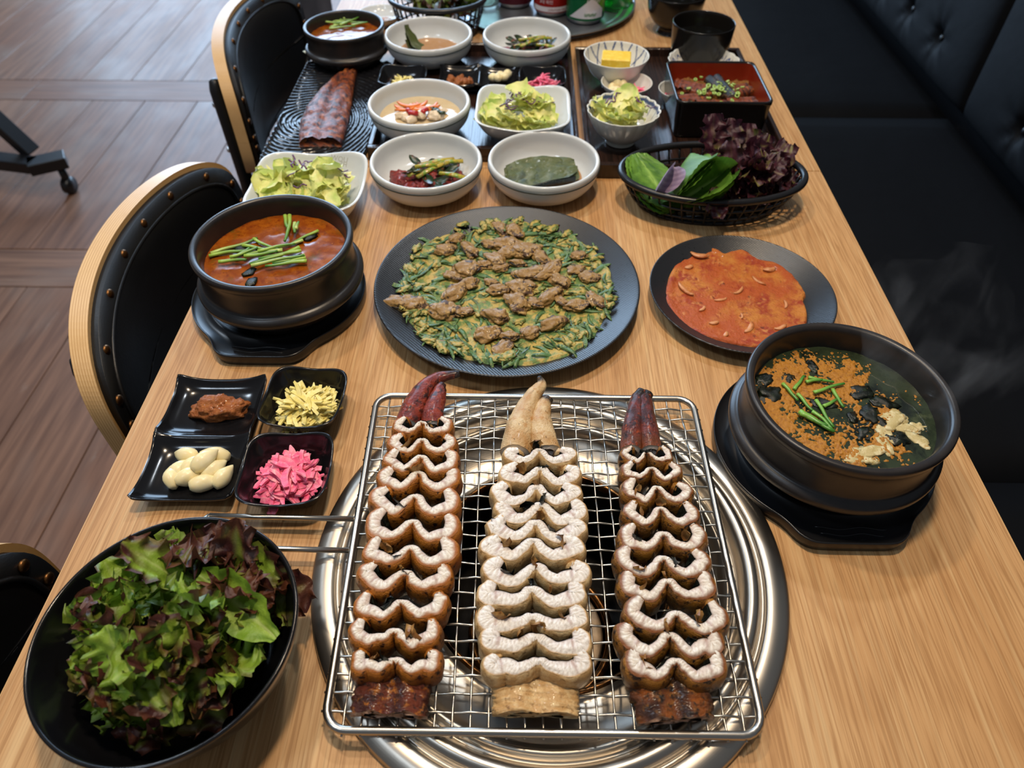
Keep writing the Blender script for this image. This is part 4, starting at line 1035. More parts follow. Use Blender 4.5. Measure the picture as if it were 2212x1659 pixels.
def eel_tail(label, base, lobes, colfn, m, hb, edge):
    """two tapering lobes side by side; lobes: list of (path pixel points with heights, radii)"""
    t = thing('eel_tail', label, 'eel piece', (base[0], base[1], ZW))
    for k, (pts, rad, flat) in enumerate(lobes):
        P = [];
        for (x, y, z) in pts: q = at(x, y, ZR+z); P.append((q[0]-base[0], q[1]-base[1], z))
        line = catmull(P, 30); rads = catmull([(r, 0) for r in rad], 30); vs, cols = [], []; seg = 22
        for i, p in enumerate(line):
            a = line[max(0, i-1)]; b = line[min(29, i+1)]; d = Vector(b-a).normalized(); sd = d.cross(Vector((0, 0, 1))).normalized(); up = sd.cross(d)
            r = float(rads[i][0]); v = i/29
            for j in range(seg):
                w = 2*pi*j/seg; n_ = 1+.10*nz(cos(w)*1.5+k*5, sin(w)*1.5, v*9)+.05*nz(cos(w)*4, sin(w)*4, v*30+k)
                q = Vector(p)+sd*cos(w)*r*n_+up*sin(w)*r*flat*n_
                q.y += max(0, q.z)*.25*max(0, 1-i/7); q.z = max(q.z, .0002); vs.append(q); cols.append(colfn(v, cos(w), sin(w)))
        fs = grid_faces(seg, 30, True)+[tuple(range(29*seg, 30*seg))]
        lo = put('fillet_half', mesh('fillet_half', vs, fs, m, cols), t)
        ring = vs[:seg]; edge = hexc('cfae84'); c = sum((Vector(q) for q in ring), Vector())/seg
        cv = list(ring)+[c*.15+q*.85 for q in ring]+[c*.5+q*.5 for q in ring]+[c+Vector((0, .002, 0))]
        cc = [edge]*seg+[hexc('e4ddd0')]*seg+[hexc('d8cabd')]*seg+[hexc('8f7f72')]
        put('cut_end', mesh('cut_end', cv, grid_faces(seg, 3, True)+[(2*seg+i, 3*seg, 2*seg+(i+1) % seg) for i in range(seg)], 'flesh', cc), lo)
    return t
def c_red(v, c, s): 
    a = lerp(hexc('9a3414'), hexc('6a1c0e'), min(1, max(0, .5+nz(v*8, c*2)))); return lerp(a, hexc('1a0e08'), min(1, max(0, (v-.72)*4)))
def c_pl(v, c, s):
    a = lerp(hexc('d6b98a'), hexc('b98e58'), min(1, max(0, .4+nz(v*7, c*2)*1.2))); return lerp(a, hexc('100d0a'), min(1, max(0, (v-.80)*9)))
def c_pl2(v, c, s):
    a = lerp(hexc('d6b98a'), hexc('b98e58'), min(1, max(0, .4+nz(v*7, c*2)*1.2))); return lerp(a, hexc('8a6a45'), min(1, max(0, (v-.85)*6)))
def c_dk(v, c, s):
    a = lerp(hexc('6e200e'), hexc('3a0f08'), min(1, max(0, .5+nz(v*8, c*2)*1.3))); a = lerp(a, hexc('8a4a18'), max(0, .25-v)*2.5)
    return lerp(a, hexc('1c130d'), min(1, max(0, (v-.62)*4)))
b1 = at(907, 917, ZR+.02); b2 = at(1145, 972, ZR+.02); b3 = at(1386, 972, ZR+.02)
eel_tail('red glazed eel tail with a burnt hooked tip, far end of left row', b1,
    [([(880, 930, .0080), (893, 886, .011), (915, 848, .010), (945, 822, .010), (993, 811, .012)], [.0108, .0100, .0085, .0060, .0032], .92),
     ([(934, 931, .0080), (937, 890, .011), (946, 862, .010), (952, 842, .0105), (958, 832, .012)], [.0098, .0088, .0070, .0050, .0030], .92)], c_red, 'tail_red', .02, hexc('b06a3a'))
eel_tail('pale eel tail split into two tips, far end of the middle row', b2,
    [([(1114, 989, .0080), (1122, 935, .011), (1133, 895, .010), (1152, 858, .010), (1169, 835, .011), (1164, 817, .014)], [.0125, .0118, .0098, .0072, .0048, .0018], .86),
     ([(1180, 987, .0080), (1170, 935, .011), (1168, 905, .010), (1174, 880, .010), (1185, 864, .011)], [.0118, .0105, .0085, .0065, .0045], .86)], c_pl, 'tail_plain', .02, hexc('cdb48a'))
eel_tail('dark glazed eel tail with a blunt charred tip, far end of the right row', b3,
    [([(1364, 986, .0080), (1366, 935, .011), (1371, 900, .0105), (1378, 868, .010), (1388, 848, .013)], [.0092, .0088, .0080, .0068, .0048], .98),
     ([(1406, 985, .0080), (1399, 935, .011), (1393, 900, .0105), (1391, 868, .010), (1400, 852, .012)], [.0092, .0086, .0078, .0066, .0046], .98)], c_dk, 'tail_red', .02, hexc('a8703a'))

# whole glazed fillet on the rippled plate
fb = at(690, 303, .020); ft_ = at(757, 128, .022)
t = thing('eel_fillet', 'whole glazed eel fillet tapering to its tail on the rippled plate', 'eel fillet', (fb[0], fb[1], TZ+.0105))
L_ = math.hypot(ft_[0]-fb[0], ft_[1]-fb[1])*1.05; az = math.atan2(ft_[1]-fb[1], ft_[0]-fb[0])
vs = []; nu, nv = 44, 60
for j in range(nv+1):
    v = j/nv; w = .0335*(sin(pi*(.40+.62*v))**.9 if v < .9 else sin(pi*.958)**.9*(1-(v-.9)*7))*(.86+.16*sin(v*pi)); w = max(w, .0022); bend = .012*v*v-.010*sin(pi*v)
    for i in range(nu):
        a = 2*pi*i/nu; c, s = cos(a), sin(a); hh = .0145*min(1, .3+w/.022)
        z = abs(s)**.6*hh*(1-.30*exp(-((c-.05)/.13)**2)+.06*exp(-((abs(c)-.5)/.2)**2)) if s > 0 else 0
        q = .0013*nz(c*5, v*22)*2+.0010*nz(c*16, v*60); vs.append((v*L_, -(c*w)-bend, max(0, z+q)))
put('fillet', mesh('fillet', vs, grid_faces(nu, nv+1, True)+[tuple(range(nu)), tuple(range(nv*nu, (nv+1)*nu))], 'glazed_fillet'), t, rot=(0, 0, az))

# ================================================================ stews
st = liquid('red_stew', 'orange-red stew filling the left stone pot', 'stew', (LP[0], LP[1]-.003, TZ+.0625), .0673, 'stew', .0006)
LZ = TZ+.0640
def chive(p, q, r, z, label, group, seed, c0='9ab84a', c1='4a7a2a', lift=.001, name='chive_stalk'):
    a = at(*p, z); b = at(*q, z); L_ = math.hypot(b[0]-a[0], b[1]-a[1]); an = math.atan2(b[1]-a[1], b[0]-a[0]); n = 9; sd = seed*1.7
    pts = [(L_*(i/(n-1)), .06*L_*nz(i*.25+sd, 1)+.03*L_*sin(i/(n-1)*pi)*(1 if seed % 2 else -1), .0004*i/(n-1)) for i in range(n)]
    v, f = tube(pts, [(r*(1-.35*(i/(n-1))), r*.75*(1-.35*(i/(n-1)))) for i in range(n)], 7)
    cols = [lerp(hexc(c0), hexc(c1), min(1, max(0, (k//7)/(n-1)*1.1+.2*nz(k, sd)))) for k in range(len(v))]
    o = put(name, mesh(name, v, f, 'chive', cols), None, (a[0], a[1], TZ+z+lift), (0, 0, an)); tag(o, label, 'chive', group); return o
lab = 'green chive stalk floating on the red stew in the left pot'; gr = 'chive stalks on the red stew'
CH = [((456, 548), (556, 515)), ((452, 553), (545, 542)), ((688, 500), (628, 530)), ((655, 521), (590, 540)), ((548, 518), (610, 545)), ((525, 533), (600, 548)), ((505, 560), (540, 540)), ((648, 538), (540, 575)), ((652, 546), (560, 565)),
      ((660, 556), (590, 574)), ((662, 562), (600, 578)), ((664, 568), (575, 580)), ((612, 545), (515, 560)), ((475, 572), (535, 568)), ((530, 560), (602, 550)), ((545, 582), (660, 560)), ((618, 473), (626, 505)), ((628, 473), (617, 530)), ((639, 490), (640, 512)), ((560, 552), (640, 536)), ((500, 565), (560, 545)), ((642, 505), (648, 490))]
for i, (p, q) in enumerate(CH): chive(p, q, .0018+.0006*rnd.random(), .0640, lab, gr, i, lift=.0004+.00042*i*.6, c0='b4c46a' if i % 3 == 0 else '9ab84a')
for i in range(5):
    a = rnd.uniform(0, 6.28); r = .045*sqrt(rnd.random()); o = put('stewed_greens', mesh('stewed_greens', *xf(blob(.006, .3, 2, i, 2), TR(s=(1.3, .8, .25))), m='seaweed'), None, (LP[0]+r*cos(a), LP[1]-.003+r*sin(a), TZ+.0635), (0, 0, a)); tag(o, 'dark wilted leaf scrap in the red stew', 'greens', 'wilted scraps in the red stew')
# far stew
liquid('red_stew', 'orange stew in the small far stone pot', 'stew', (FP[0], FP[1], TZ+.046), .0535, 'stew', .0005)
fc = [((700, 47), (770, 42)), ((715, 60), (790, 38)), ((722, 56), (745, 38)), ((712, 64), (768, 60)), ((728, 50), (790, 52)), ((742, 44), (763, 38)), ((705, 52), (750, 56)), ((760, 60), (795, 54)), ((735, 60), (775, 44))]
for i, (p, q) in enumerate(fc): chive(p, q, .0021, .0475, 'green chive stalk on the stew in the small far pot', 'chive stalks on the far stew', i+40, c0='a9c46a', lift=.0005+.0005*i)

# right soup
SZ = .0625; liquid('green_soup', 'dark greenish seaweed soup filling the right stone pot', 'soup', (RP[0]-.002, RP[1], TZ+SZ), .0690, 'soup', .0007)
def patch_blob(name, label, cat, grp, x, y, r, m, seed, hz=.12, sx=1, sy=1, z=.0635, rz=0, parent=None):
    p = at(x, y, z); v, f = blob(1, .34, 1.4, seed, 3)
    o = put(name, mesh(name, *xf((v, f), TR(s=(r*sx, r*sy, r*hz))), m=m), None, (p[0], p[1], TZ+z-.0009), (0, 0, rz)); return tag(o, label, cat, grp)
# floating powder: one thin irregular film
def film(x, y):
    d = (nz(x*46, y*46, 4.2)*.8+nz(x*120, y*120, 9)*.55+nz(x*330, y*330, 2)*.55+nz(x*600, y*600, 2)*.5)
    ang = (x*.55-y*.75)/.05
    band = 1-abs((y+.1*x+.006)/.046); side = 1 if x < .025 else 1-(x-.025)*34
    core = -exp(-(((x+.0)/.020)**2+((y+.002)/.013)**2))*.5
    return min(1, max(0, .80+d+.25*(side-.7)+core-max(0, sqrt((x+.012)**2+y*y)-.044)*26))
n = 210; R_ = .0675; vs, idx, fs = [], {}, []
for j in range(n):
    for i in range(n):
        x, y = (2*i/(n-1)-1)*R_, (2*j/(n-1)-1)*R_
        if x*x+y*y < R_*R_: f_ = film(x, y); idx[(i, j)] = len(vs); vs.append((x, y, -.0014+.0026*f_+.0004*nz(x*500, y*500)*f_))
for (i, j) in list(idx):
    q = [(i, j), (i+1, j), (i+1, j+1), (i, j+1)]
    if all(k in idx for k in q) and sum(vs[idx[k]][2] > 0 for k in q) >= 1: fs.append(tuple(idx[k] for k in q))
tag(put('powder_film', mesh('powder_film', vs, fs, 'orangefoam'), None, (RP[0]-.002, RP[1], TZ+SZ)), 'mottled orange seasoning powder floating on the dark soup', 'seasoning', kind='stuff')
for i, (x, y, r, sx, sy, rz) in enumerate([(1935, 905, .013, 1.2, .7, .5), (1960, 925, .010, 1.3, .6, -.3), (1915, 935, .010, .6, 1.2, .2), (1985, 920, .007, 1, .8, 0), (1885, 975, .012, 1.3, .7, .3), (1865, 985, .009, 1.2, .8, 0), (1912, 960, .009, .6, 1.3, .1), (1890, 890, .006, 1.3, .5, .6), (1985, 950, .009, 1.2, .7, -.8), (1845, 990, .008, 1.2, .6, .2)]):
    patch_blob('egg_curd', 'pale yellow egg curd floating at the right side of the dark soup', 'egg curd', 'egg curds in the dark soup', x, y, r*.85, 'curd', i*3.3, .16, sx, sy, rz=rz)
for i, (x, y, r) in enumerate([(1868, 850, .009), (1880, 895, .010), (1895, 905, .008), (1940, 945, .008), (1660, 850, .010), (1755, 790, .006), (1780, 870, .007), (1870, 935, .007), (1700, 815, .007), (1905, 870, .009), (1655, 820, .008), (1840, 900, .006)]):
    patch_blob('seaweed_scrap', 'crumpled dark seaweed scrap floating on the dark soup', 'seaweed', 'seaweed scraps in the dark soup', x, y, r, 'seaweed', i*5.1, .25, 1.1, .8, rz=i)
CR_ = [((1722, 852), (1757, 890)), ((1755, 890), (1802, 935)), ((1727, 890), (1800, 935)), ((1728, 895), (1785, 925)), ((1763, 865), (1800, 925)), ((1715, 843), (1737, 815)), ((1745, 818), (1800, 828)), ((1757, 851), (1822, 832)), ((1798, 842), (1822, 882)), ((1690, 830), (1722, 868)), ((1778, 880), (1805, 866)), ((1740, 828), (1775, 824))]
for i, (p, q) in enumerate(CR_): chive(p, q, .0017 if i not in (2, 3) else .0027, .0640, 'green chive piece floating in the middle of the dark soup', 'chive pieces on the dark soup', i+70, c0='7fb04a', c1='3f7a2e', lift=.0008+.0003*(i % 4))

# ================================================================ relish contents
def heap(n, cx, cy, z0, rx, ry, hmax, make, rz=0, tilt=.35):
    for i in range(n):
        a = rnd.uniform(0, 2*pi); r = rnd.random()**.5; x, y = r*rx*cos(a)*.92, r*ry*sin(a)*.92
        z = z0+hmax*(1-r*r)*((i+.5)/n)+.0018*rnd.random()+.003*r*r*0
        o = make(i); o.location = (cx+x*cos(rz)-y*sin(rz), cy+x*sin(rz)+y*cos(rz), z)
        o.rotation_euler = (rnd.uniform(-.5, .5), rnd.uniform(-tilt, tilt), rnd.uniform(0, 2*pi))
def strips(name, label, group, n, m, cx, cy, z0, rx, ry, hmax, Lr, wr, tr=.0014, kinds=10, cat='ginger strip', tilt=.35):
    ms = [mesh(name, *strip(rnd.uniform(*Lr), rnd.uniform(*wr), tr, rnd.uniform(-.9, .9), rnd.uniform(-1, 1), k*1.3, taper=rnd.choice((.15, .5, .8))), m=m, smooth=False) for k in range(kinds)]
    heap(n, cx, cy, z0, rx, ry, hmax, lambda i: tag(put(name, ms[i % kinds]), label, cat, group), tilt=tilt)
strips('ginger_strip', 'pale yellow ginger strip in the near black relish dish', 'yellow ginger strips in the near dish', 150, 'ginger', G1[0]+.001, G1[1]-.002, TZ+.010, .0225, .0235, .017, (.015, .029), (.0026, .0056), .0015, 16)
strips('pink_ginger_strip', 'pink pickled ginger strip in the near black relish dish', 'pink ginger strips in the near dish', 165, 'pink', G2[0]+.001, G2[1]-.002, TZ+.010, .0235, .0245, .019, (.013, .028), (.0030, .0062), .0016, 16)
strips('ginger_strip', 'yellow ginger strip in the far dish on the dark tray', 'yellow ginger strips in the far dish', 60, 'ginger', G3[0], G3[1]-.001, TZ+TRZ+.006, .020, .020, .014, (.015, .028), (.002, .004), .0015, 8)
strips('pink_ginger_strip', 'pink ginger strip in the far dish on the dark tray', 'pink ginger strips in the far dish', 60, 'pink', G4[0], G4[1], TZ+TRZ+.006, .021, .021, .017, (.015, .028), (.002, .004), .0015, 8)
def clove_mesh(seed, L_=.0125, r=.0062):
    v, f = blob(1, .06, 1.0, seed, 3); out = []
    for p in v:
        t_ = (p.x+1)/2; k = (sin(pi*min(1, max(0, .06+t_*.86)))**.75)*.55+.45*max(0, 1-t_)**.5; k = max(.18, k)
        q = Vector((p.x*L_, p.y*r*k*1.35, p.z*r*k*1.35)); q.y += .12*r*(1-p.x*p.x); 
        if q.x < -L_*.86: q.x = -L_*.86
        out.append(q)
    return mesh('clove_body', out, f, 'garlic')
GC = [(402, 979, 2.9, 0), (465, 979, 3.05, 0), (372, 1028, 1.9, 0), (388, 1012, .9, 0), (420, 1003, .7, 0), (410, 1028, .6, 0), (447, 1004, .95, 1), (460, 1012, .9, 0), (440, 1042, .35, 0), (482, 1028, 1.15, 0)]
GLAB = ['peeled garlic clove at the far left, blunt end towards the grill', 'peeled garlic clove at the far right edge of the garlic pile', 'leftmost peeled garlic clove in the near twin dish', 'small garlic clove just right of the leftmost one', 'garlic clove half hidden behind the topmost clove', 'garlic clove leaning under the topmost clove at the front', 'topmost garlic clove lying across the others', 'garlic clove tucked between the topmost and rightmost cloves', 'nearest garlic clove at the front of the pile', 'rightmost garlic clove in the near twin dish']
cms = [clove_mesh(k) for k in range(5)]
for i, (x, y, a, up) in enumerate(GC):
    p = at(x, y, .012); t = thing('garlic_clove', GLAB[i], 'garlic clove', (p[0], p[1], TZ+.0105+.0075*up), (rnd.uniform(-.4, .4), rnd.uniform(-.15, .15), a), group='garlic cloves in the near twin dish')
    s_ = rnd.uniform(1.0, 1.12); o = put('clove_body', cms[i % 5], t); o.scale = (s_*.98, s_*.92, s_*.95)
    o = put('root_end', mesh('root_end', *xf(blob(.0026, .1, 1, i, 2), TR(-.0092, 0, 0, s=(.3, 1, 1))), m='garlictip'), t)
for i, (dx, dy, a) in enumerate([(-.012, .004, .3), (-.004, -.004, 1.9), (.004, .006, 2.8), (.010, -.001, .9), (.000, .012, 2.2), (.014, .008, 1.2)]):
    t = thing('garlic_clove', 'peeled garlic clove in the far twin dish on the dark tray', 'garlic clove', (TW2[0]+.031+dx*.8, TW2[1]+.006+dy, TZ+TRZ+.010+.004*(i % 2)), (0, 0, a), group='garlic cloves in the far twin dish')
    o = put('clove_body', cms[i % 5], t); o.scale = (.75, .85, .85)
pp = at(468, 880, .014); t = thing('soybean_paste', 'lumpy brown soybean paste in the far compartment of the twin dish', 'paste', (pp[0], pp[1], TZ+.0065), .06)
put('paste_mound', mesh('paste_mound', *xf(blob(1, .22, 1.5, 4, 4), TR(0, 0, .0045, s=(.0225, .0120, .0105))), m='paste'), t)
for i in range(15): a = rnd.uniform(0, 6.28); r = sqrt(rnd.random()); put('bean_lump', mesh('bean_lump', *xf(blob(.0045+.002*rnd.random(), .25, 1.8, i*3, 3), TR(.019*r*cos(a), .010*r*sin(a), .0125-.005*r, s=(1.2, .9, .7))), m='paste'), t)
t = thing('relish_sauce', 'brown relish in the left half of the far twin dish', 'relish', (TW2[0]-.030, TW2[1]-.004, TZ+TRZ+.006))
for i in range(9): a = rnd.uniform(0, 6.28); r = sqrt(rnd.random())*.017; put('relish_lump', mesh('relish_lump', *xf(blob(.006, .25, 1.8, i, 3), TR(r*cos(a), r*.7*sin(a), .003)), m='paste'), t)

# ================================================================ leaves
def drop(name, me, label, group, loc, rot, cat='lettuce leaf'):
    return tag(put(name, me, None, loc, rot), label, cat, group)
BR = [];
cxs, cys = SB[0]+.005, SB[1]-.001
def fr_shape(v): return (sin(pi*min(1, v*.86+.10)))**.6*(.35+.65*v**.6)
for i in range(112):
    q = i/111; a = i*2.39996+.5; r = sqrt(((i*.618) % 1))*.059
    if i > 90: r *= .75
    x, y = r*cos(a), r*sin(a)
    pur = (.10 if rnd.random() < .45 else .65)+(.40 if (x+y > .040) else 0)
    z = TZ+.022+.043*(1-(r/.066)**2)*(.25+.75*q)+.016*q
    L_ = rnd.uniform(.034, .056); Wd = rnd.uniform(.030, .046)
    me = leafmesh(L_, Wd, 17, 30, rnd.uniform(.09, .15), rnd.uniform(3, 5.5), rnd.uniform(.1, .6), rnd.uniform(-1.0, 2.0), i*1.1, lettuce_col(pur, rnd.uniform(.8, 1.1)), fr_shape, mname='lettuce_leaf', crinkle=.025)
    yaw = rnd.uniform(0, 2*pi); rot = (rnd.uniform(-.9, .9), rnd.uniform(-.85, .15), yaw)
    drop('lettuce_leaf', me, 'crinkled red-green lettuce leaf in the large black salad bowl', 'lettuce leaves in the large black bowl', (cxs+x-L_*.45*cos(yaw), cys+y-L_*.45*sin(yaw), z), rot)
# stalk standing out at the back and a broad pale-ribbed leaf at the right
p = at(500, 1150, .085); me = leafmesh(.052, .036, 17, 30, .14, 4.5, .3, .4, 91, lettuce_col(1.0, .8), fr_shape, mname='lettuce_leaf')
drop('lettuce_leaf', me, 'purple lettuce leaf rising above the back rim of the large bowl', None, (p[0]-.004, p[1]-.024, TZ+.052), (.2, -.75, 1.35))
p = at(600, 1385, .062); me = leafmesh(.066, .042, 13, 24, .07, 3, .45, .5, 95, lettuce_col(-.6, 1.15), fr_shape, mname='lettuce_leaf')
drop('lettuce_leaf', me, 'pale green leaf with a broad white rib at the right of the large bowl', None, (p[0], p[1], TZ+.066), (-.5, -.12, 2.55))
p = at(250, 1240, .06)
for i, (x, y, z, a) in enumerate([(235, 1235, .062, 2.6), (190, 1440, .055, 3.4), (330, 1570, .05, -1.4), (540, 1450, .06, -.4), (560, 1270, .065, .9), (420, 1190, .07, 1.4)]):
    p = at(x, y, z); me = leafmesh(.046, .040, 17, 30, .15, 5, .3, 1.1, 100+i, lettuce_col(.15 if i in (0, 3) else .75, 1), fr_shape, mname='lettuce_leaf')
    drop('lettuce_leaf', me, 'crinkled red-green lettuce leaf in the large black salad bowl', 'lettuce leaves in the large black bowl', (p[0]-.035*cos(a), p[1]-.035*sin(a), TZ+z-.008), (rnd.uniform(-.4, .4), -.15, a))

def salad(n, c, z0, rx, ry, hm, label, group, L0=.04, shreds=12, rz=0):
    for i in range(n):
        q = i/(n-1); a = i*2.39996; r = sqrt((i*.618+.3) % 1); x, y = r*rx*cos(a), r*ry*sin(a)
        L_ = rnd.uniform(.75, 1.2)*L0; me = leafmesh(L_, L_*rnd.uniform(.6, .95), 11, 16, rnd.uniform(.05, .11), rnd.uniform(2, 4), rnd.uniform(.1, .6), rnd.uniform(-1, 1.6), i*1.9+z0*50, pale_col, mname='lettuce_piece', crinkle=.02)
        yaw = rnd.uniform(0, 6.28)
        drop('lettuce_piece', me, label, group, (c[0]+x-L_*.45*cos(yaw), c[1]+y-L_*.45*sin(yaw), z0+hm*(1-r*r*.8)*(.2+.8*q)+.003), (rnd.uniform(-.5, .5), rnd.uniform(-.5, .2), yaw))
    for i in range(shreds):
        a = rnd.uniform(0, 6.28); r = sqrt(rnd.random())*.8
        pts = catmull([(0, 0, 0), (.005, .003*rnd.uniform(-1, 1), .002), (.010, .004*rnd.uniform(-1, 1), 0), (.016, .004*rnd.uniform(-1, 1), .002)], 9)
        o = put('cabbage_shred', mesh('cabbage_shred', *tube(pts, (.0011, .0006), 5), m='purple'), None, (c[0]+r*rx*cos(a), c[1]+r*ry*sin(a), z0+hm*(1-r*r*.7)+.0085), (0, rnd.uniform(-.3, .3), rnd.uniform(0, 6)))
        tag(o, label.replace('pale lettuce piece', 'purple cabbage shred'), 'cabbage shred', group.replace('lettuce pieces', 'cabbage shreds'))
salad(44, (SL[0]+.003, SL[1]-.001), TZ+.012, .052, .050, .032, 'pale lettuce piece in the square dish behind the red stew pot', 'lettuce pieces in the left square dish', .048, 12)
salad(34, (SR[0]-.002, SR[1]-.004), TZ+TRZ+.013, .045, .040, .031, 'pale lettuce piece in the square dish on the dark tray', 'lettuce pieces in the tray square dish', .044, 14)
salad(26, (SCB[0], SCB[1]-.003), TZ+TRZ+.024, .031, .029, .030, 'pale lettuce piece in the scalloped white bowl', 'lettuce pieces in the scalloped bowl', .034, 7)

# oval basket: perilla at the left, dark lettuce at the right
bx, by = BK
for i in range(5):
    me = leafmesh(.088, .070, 15, 30, .012, 2, .08, .15, 200+i, perilla_col, lambda v: sin(pi*min(1, v*.93+.05))**.7*(1-.35*v), serr=.10, mname='perilla_leaf', m='perilla', crinkle=.008)
    drop('perilla_leaf', me, 'broad flat green perilla leaf lying at the left end of the oval basket', 'flat perilla leaves in the basket', (bx-.055+.002*i, by-.045, TZ+.012+.0022*i), (.10, -.32, 1.85+.09*i), 'perilla leaf')
for i, (dx, dy, yaw, f_) in enumerate([(0, 0, 1.05, 1), (.004, .000, .92, 1), (.008, -.002, .80, 1), (.012, -.004, .62, 1), (.016, -.006, .42, 1)]):
    me = leafmesh(.080, .052, 13, 30, .015, 2, .9, .25, 210+i, perilla_col, lambda v: sin(pi*min(1, v*.93+.05))**.7*(1-.35*v), serr=.10, fold=.6, mname='perilla_leaf', m='perilla', crinkle=.008)
    drop('perilla_leaf', me, 'folded upright green perilla leaf in the middle-left of the oval basket', 'folded perilla leaves in the basket', (bx-.062+dx, by-.040+dy, TZ+.022+.0015*i), (1.15-.12*i, -.35, yaw), 'perilla leaf')
me = leafmesh(.048, .024, 11, 22, .02, 2, .9, .3, 230, lambda u, v, sd: lerp(hexc('8a7490'), hexc('b09ab0'), min(1, max(0, .5+sin(v*40)*.4))), lambda v: sin(pi*min(1, v*.9+.07))**.6, fold=.7, mname='perilla_leaf', m='perilla')
drop('perilla_leaf', me, 'curled perilla leaf showing its purple underside in the oval basket', None, (bx-.074, by-.042, TZ+.030), (.6, -.35, 1.0), 'perilla leaf')
for i in range(40):
    q = i/39; a = i*2.4; r = sqrt((i*.618) % 1); x, y = r*.050*cos(a)+.038, r*.034*sin(a)-.006
    L_ = rnd.uniform(.040, .062); Wd = rnd.uniform(.034, .048)
    me = leafmesh(L_, Wd, 15, 26, rnd.uniform(.09, .15), rnd.uniform(3, 5), rnd.uniform(.1, .5), rnd.uniform(-.6, 1.6), i*2.3, dark_col, fr_shape, mname='lettuce_leaf', crinkle=.03)
    yaw = rnd.uniform(0, 6.28); pk = exp(-((x-.018)/.03)**2)
    drop('lettuce_leaf', me, 'frilly dark purple lettuce leaf in the oval basket', 'dark lettuce leaves in the oval basket', (bx+x-L_*.45*cos(yaw), by+y-L_*.45*sin(yaw), TZ+.012+(.036+.014*pk)*(1-r*r*.6)*(.2+.8*q)), (rnd.uniform(-.7, .7), rnd.uniform(-.7, .1), yaw))
for i in range(5):
    me = leafmesh(.062, .046, 15, 26, .13, 4.5, .3, .3, 300+i, dark_col, fr_shape, mname='lettuce_leaf', crinkle=.03)
    drop('lettuce_leaf', me, 'frilly dark purple lettuce leaf in the oval basket', 'dark lettuce leaves in the oval basket', (bx+.005+.012*i, by+.008-.004*i, TZ+.040-.002*i), (rnd.uniform(-.5, .5), -.95+.1*i, 1.75-.25*i))
me = leafmesh(.040, .030, 15, 26, .13, 4.5, .3, .8, 320, dark_col, fr_shape, mname='lettuce_leaf', crinkle=.03)
drop('lettuce_leaf', me, 'dark lettuce tip hanging over the front rim of the oval basket', None, (bx-.008, by-.046, TZ+.048), (0, .55, -1.5))
for i in range(26):
    q = i/25; a = i*2.4; r = sqrt((i*.618) % 1); L_ = rnd.uniform(.04, .06)
    me = leafmesh(L_, .04, 11, 18, .13, 4, .3, rnd.uniform(-.6, 1.5), i*3.3, lettuce_col(.75, .55), fr_shape, mname='lettuce_leaf'); yaw = rnd.uniform(0, 6.28)
    drop('lettuce_leaf', me, 'dark green-brown lettuce leaf in the far basket', 'lettuce leaves in the far basket', (BF[0]+r*.05*cos(a)-L_*.45*cos(yaw), BF[1]+r*.038*sin(a)-L_*.45*sin(yaw), TZ+.020+.038*(1-r*r*.6)*(.2+.8*q)), (rnd.uniform(-.6, .6), rnd.uniform(-.6, .1), yaw))

# ================================================================ scallion and oyster pancake
PCZ = TZ+.0045
t = thing('scallion_pancake', 'green scallion pancake studded with browned oysters on the large black plate', 'pancake', (PC[0]-.001, PC[1]+.002, PCZ))
Rp = .1170
def pr_out(a): return 1+.055*nz(cos(a)*1.6, sin(a)*1.6, 3)*2+.025*nz(cos(a)*7, sin(a)*7, 5)*2
def ph(x, y): return .0060+.0022*nz(x*60, y*60, 1)+.0016*nz(x*150, y*150, 2)
vs = [(0, 0, ph(0, 0))]; fs = []; NR, SG = 56, 180
for j in range(1, NR+1):
    for i in range(SG):
        a = 2*pi*i/SG; r = Rp*pr_out(a)*j/NR*(.965); x, y = r*cos(a), r*sin(a); vs.append((x, y, ph(x, y)*(1 if j < NR-1 else .35)+(.009*max(0, r/Rp-.80)*3)))
for i in range(SG): fs.append((0, 1+i, 1+(i+1) % SG))
for j in range(NR-1):
    for i in range(SG):
        a = 1+j*SG+i; b = 1+j*SG+(i+1) % SG; fs.append((a, a+SG, b+SG, b))
put('batter', mesh('batter', vs, fs, 'batter'), t)
sms = []
for k in range(20):
    L_ = rnd.uniform(.016, .040); sms.append(mesh('scallion', *strip(L_, rnd.uniform(.0022, .0062), .0011, rnd.uniform(-1.0, 1.0), rnd.uniform(-1.6, 1.6), k*2.1, 9, rnd.choice((.3, .6, .85))), m='scal', smooth=k % 2 == 0))
for i in range(298):
    a = rnd.uniform(0, 2*pi); r = sqrt(rnd.random()) if i % 3 else rnd.uniform(.82, 1.0); rr = r*Rp*pr_out(a)*.93; x, y = rr*cos(a), rr*sin(a)
    flow = nz(x*14, y*14, 6)*4.2-.35+(.9 if x < -.03 and y > 0 else 0); z = ph(x, y)-.0002+.009*max(0, rr/Rp-.80)*3
    o = put('scallion', sms[i % 20], t, (x, y, z+.0012*rnd.random()), (rnd.uniform(-.4, .4), rnd.uniform(-.12, .12), flow+rnd.uniform(-.7, .7))); k_ = rnd.uniform(.7, 1.15); o.scale = (k_, k_, 1)
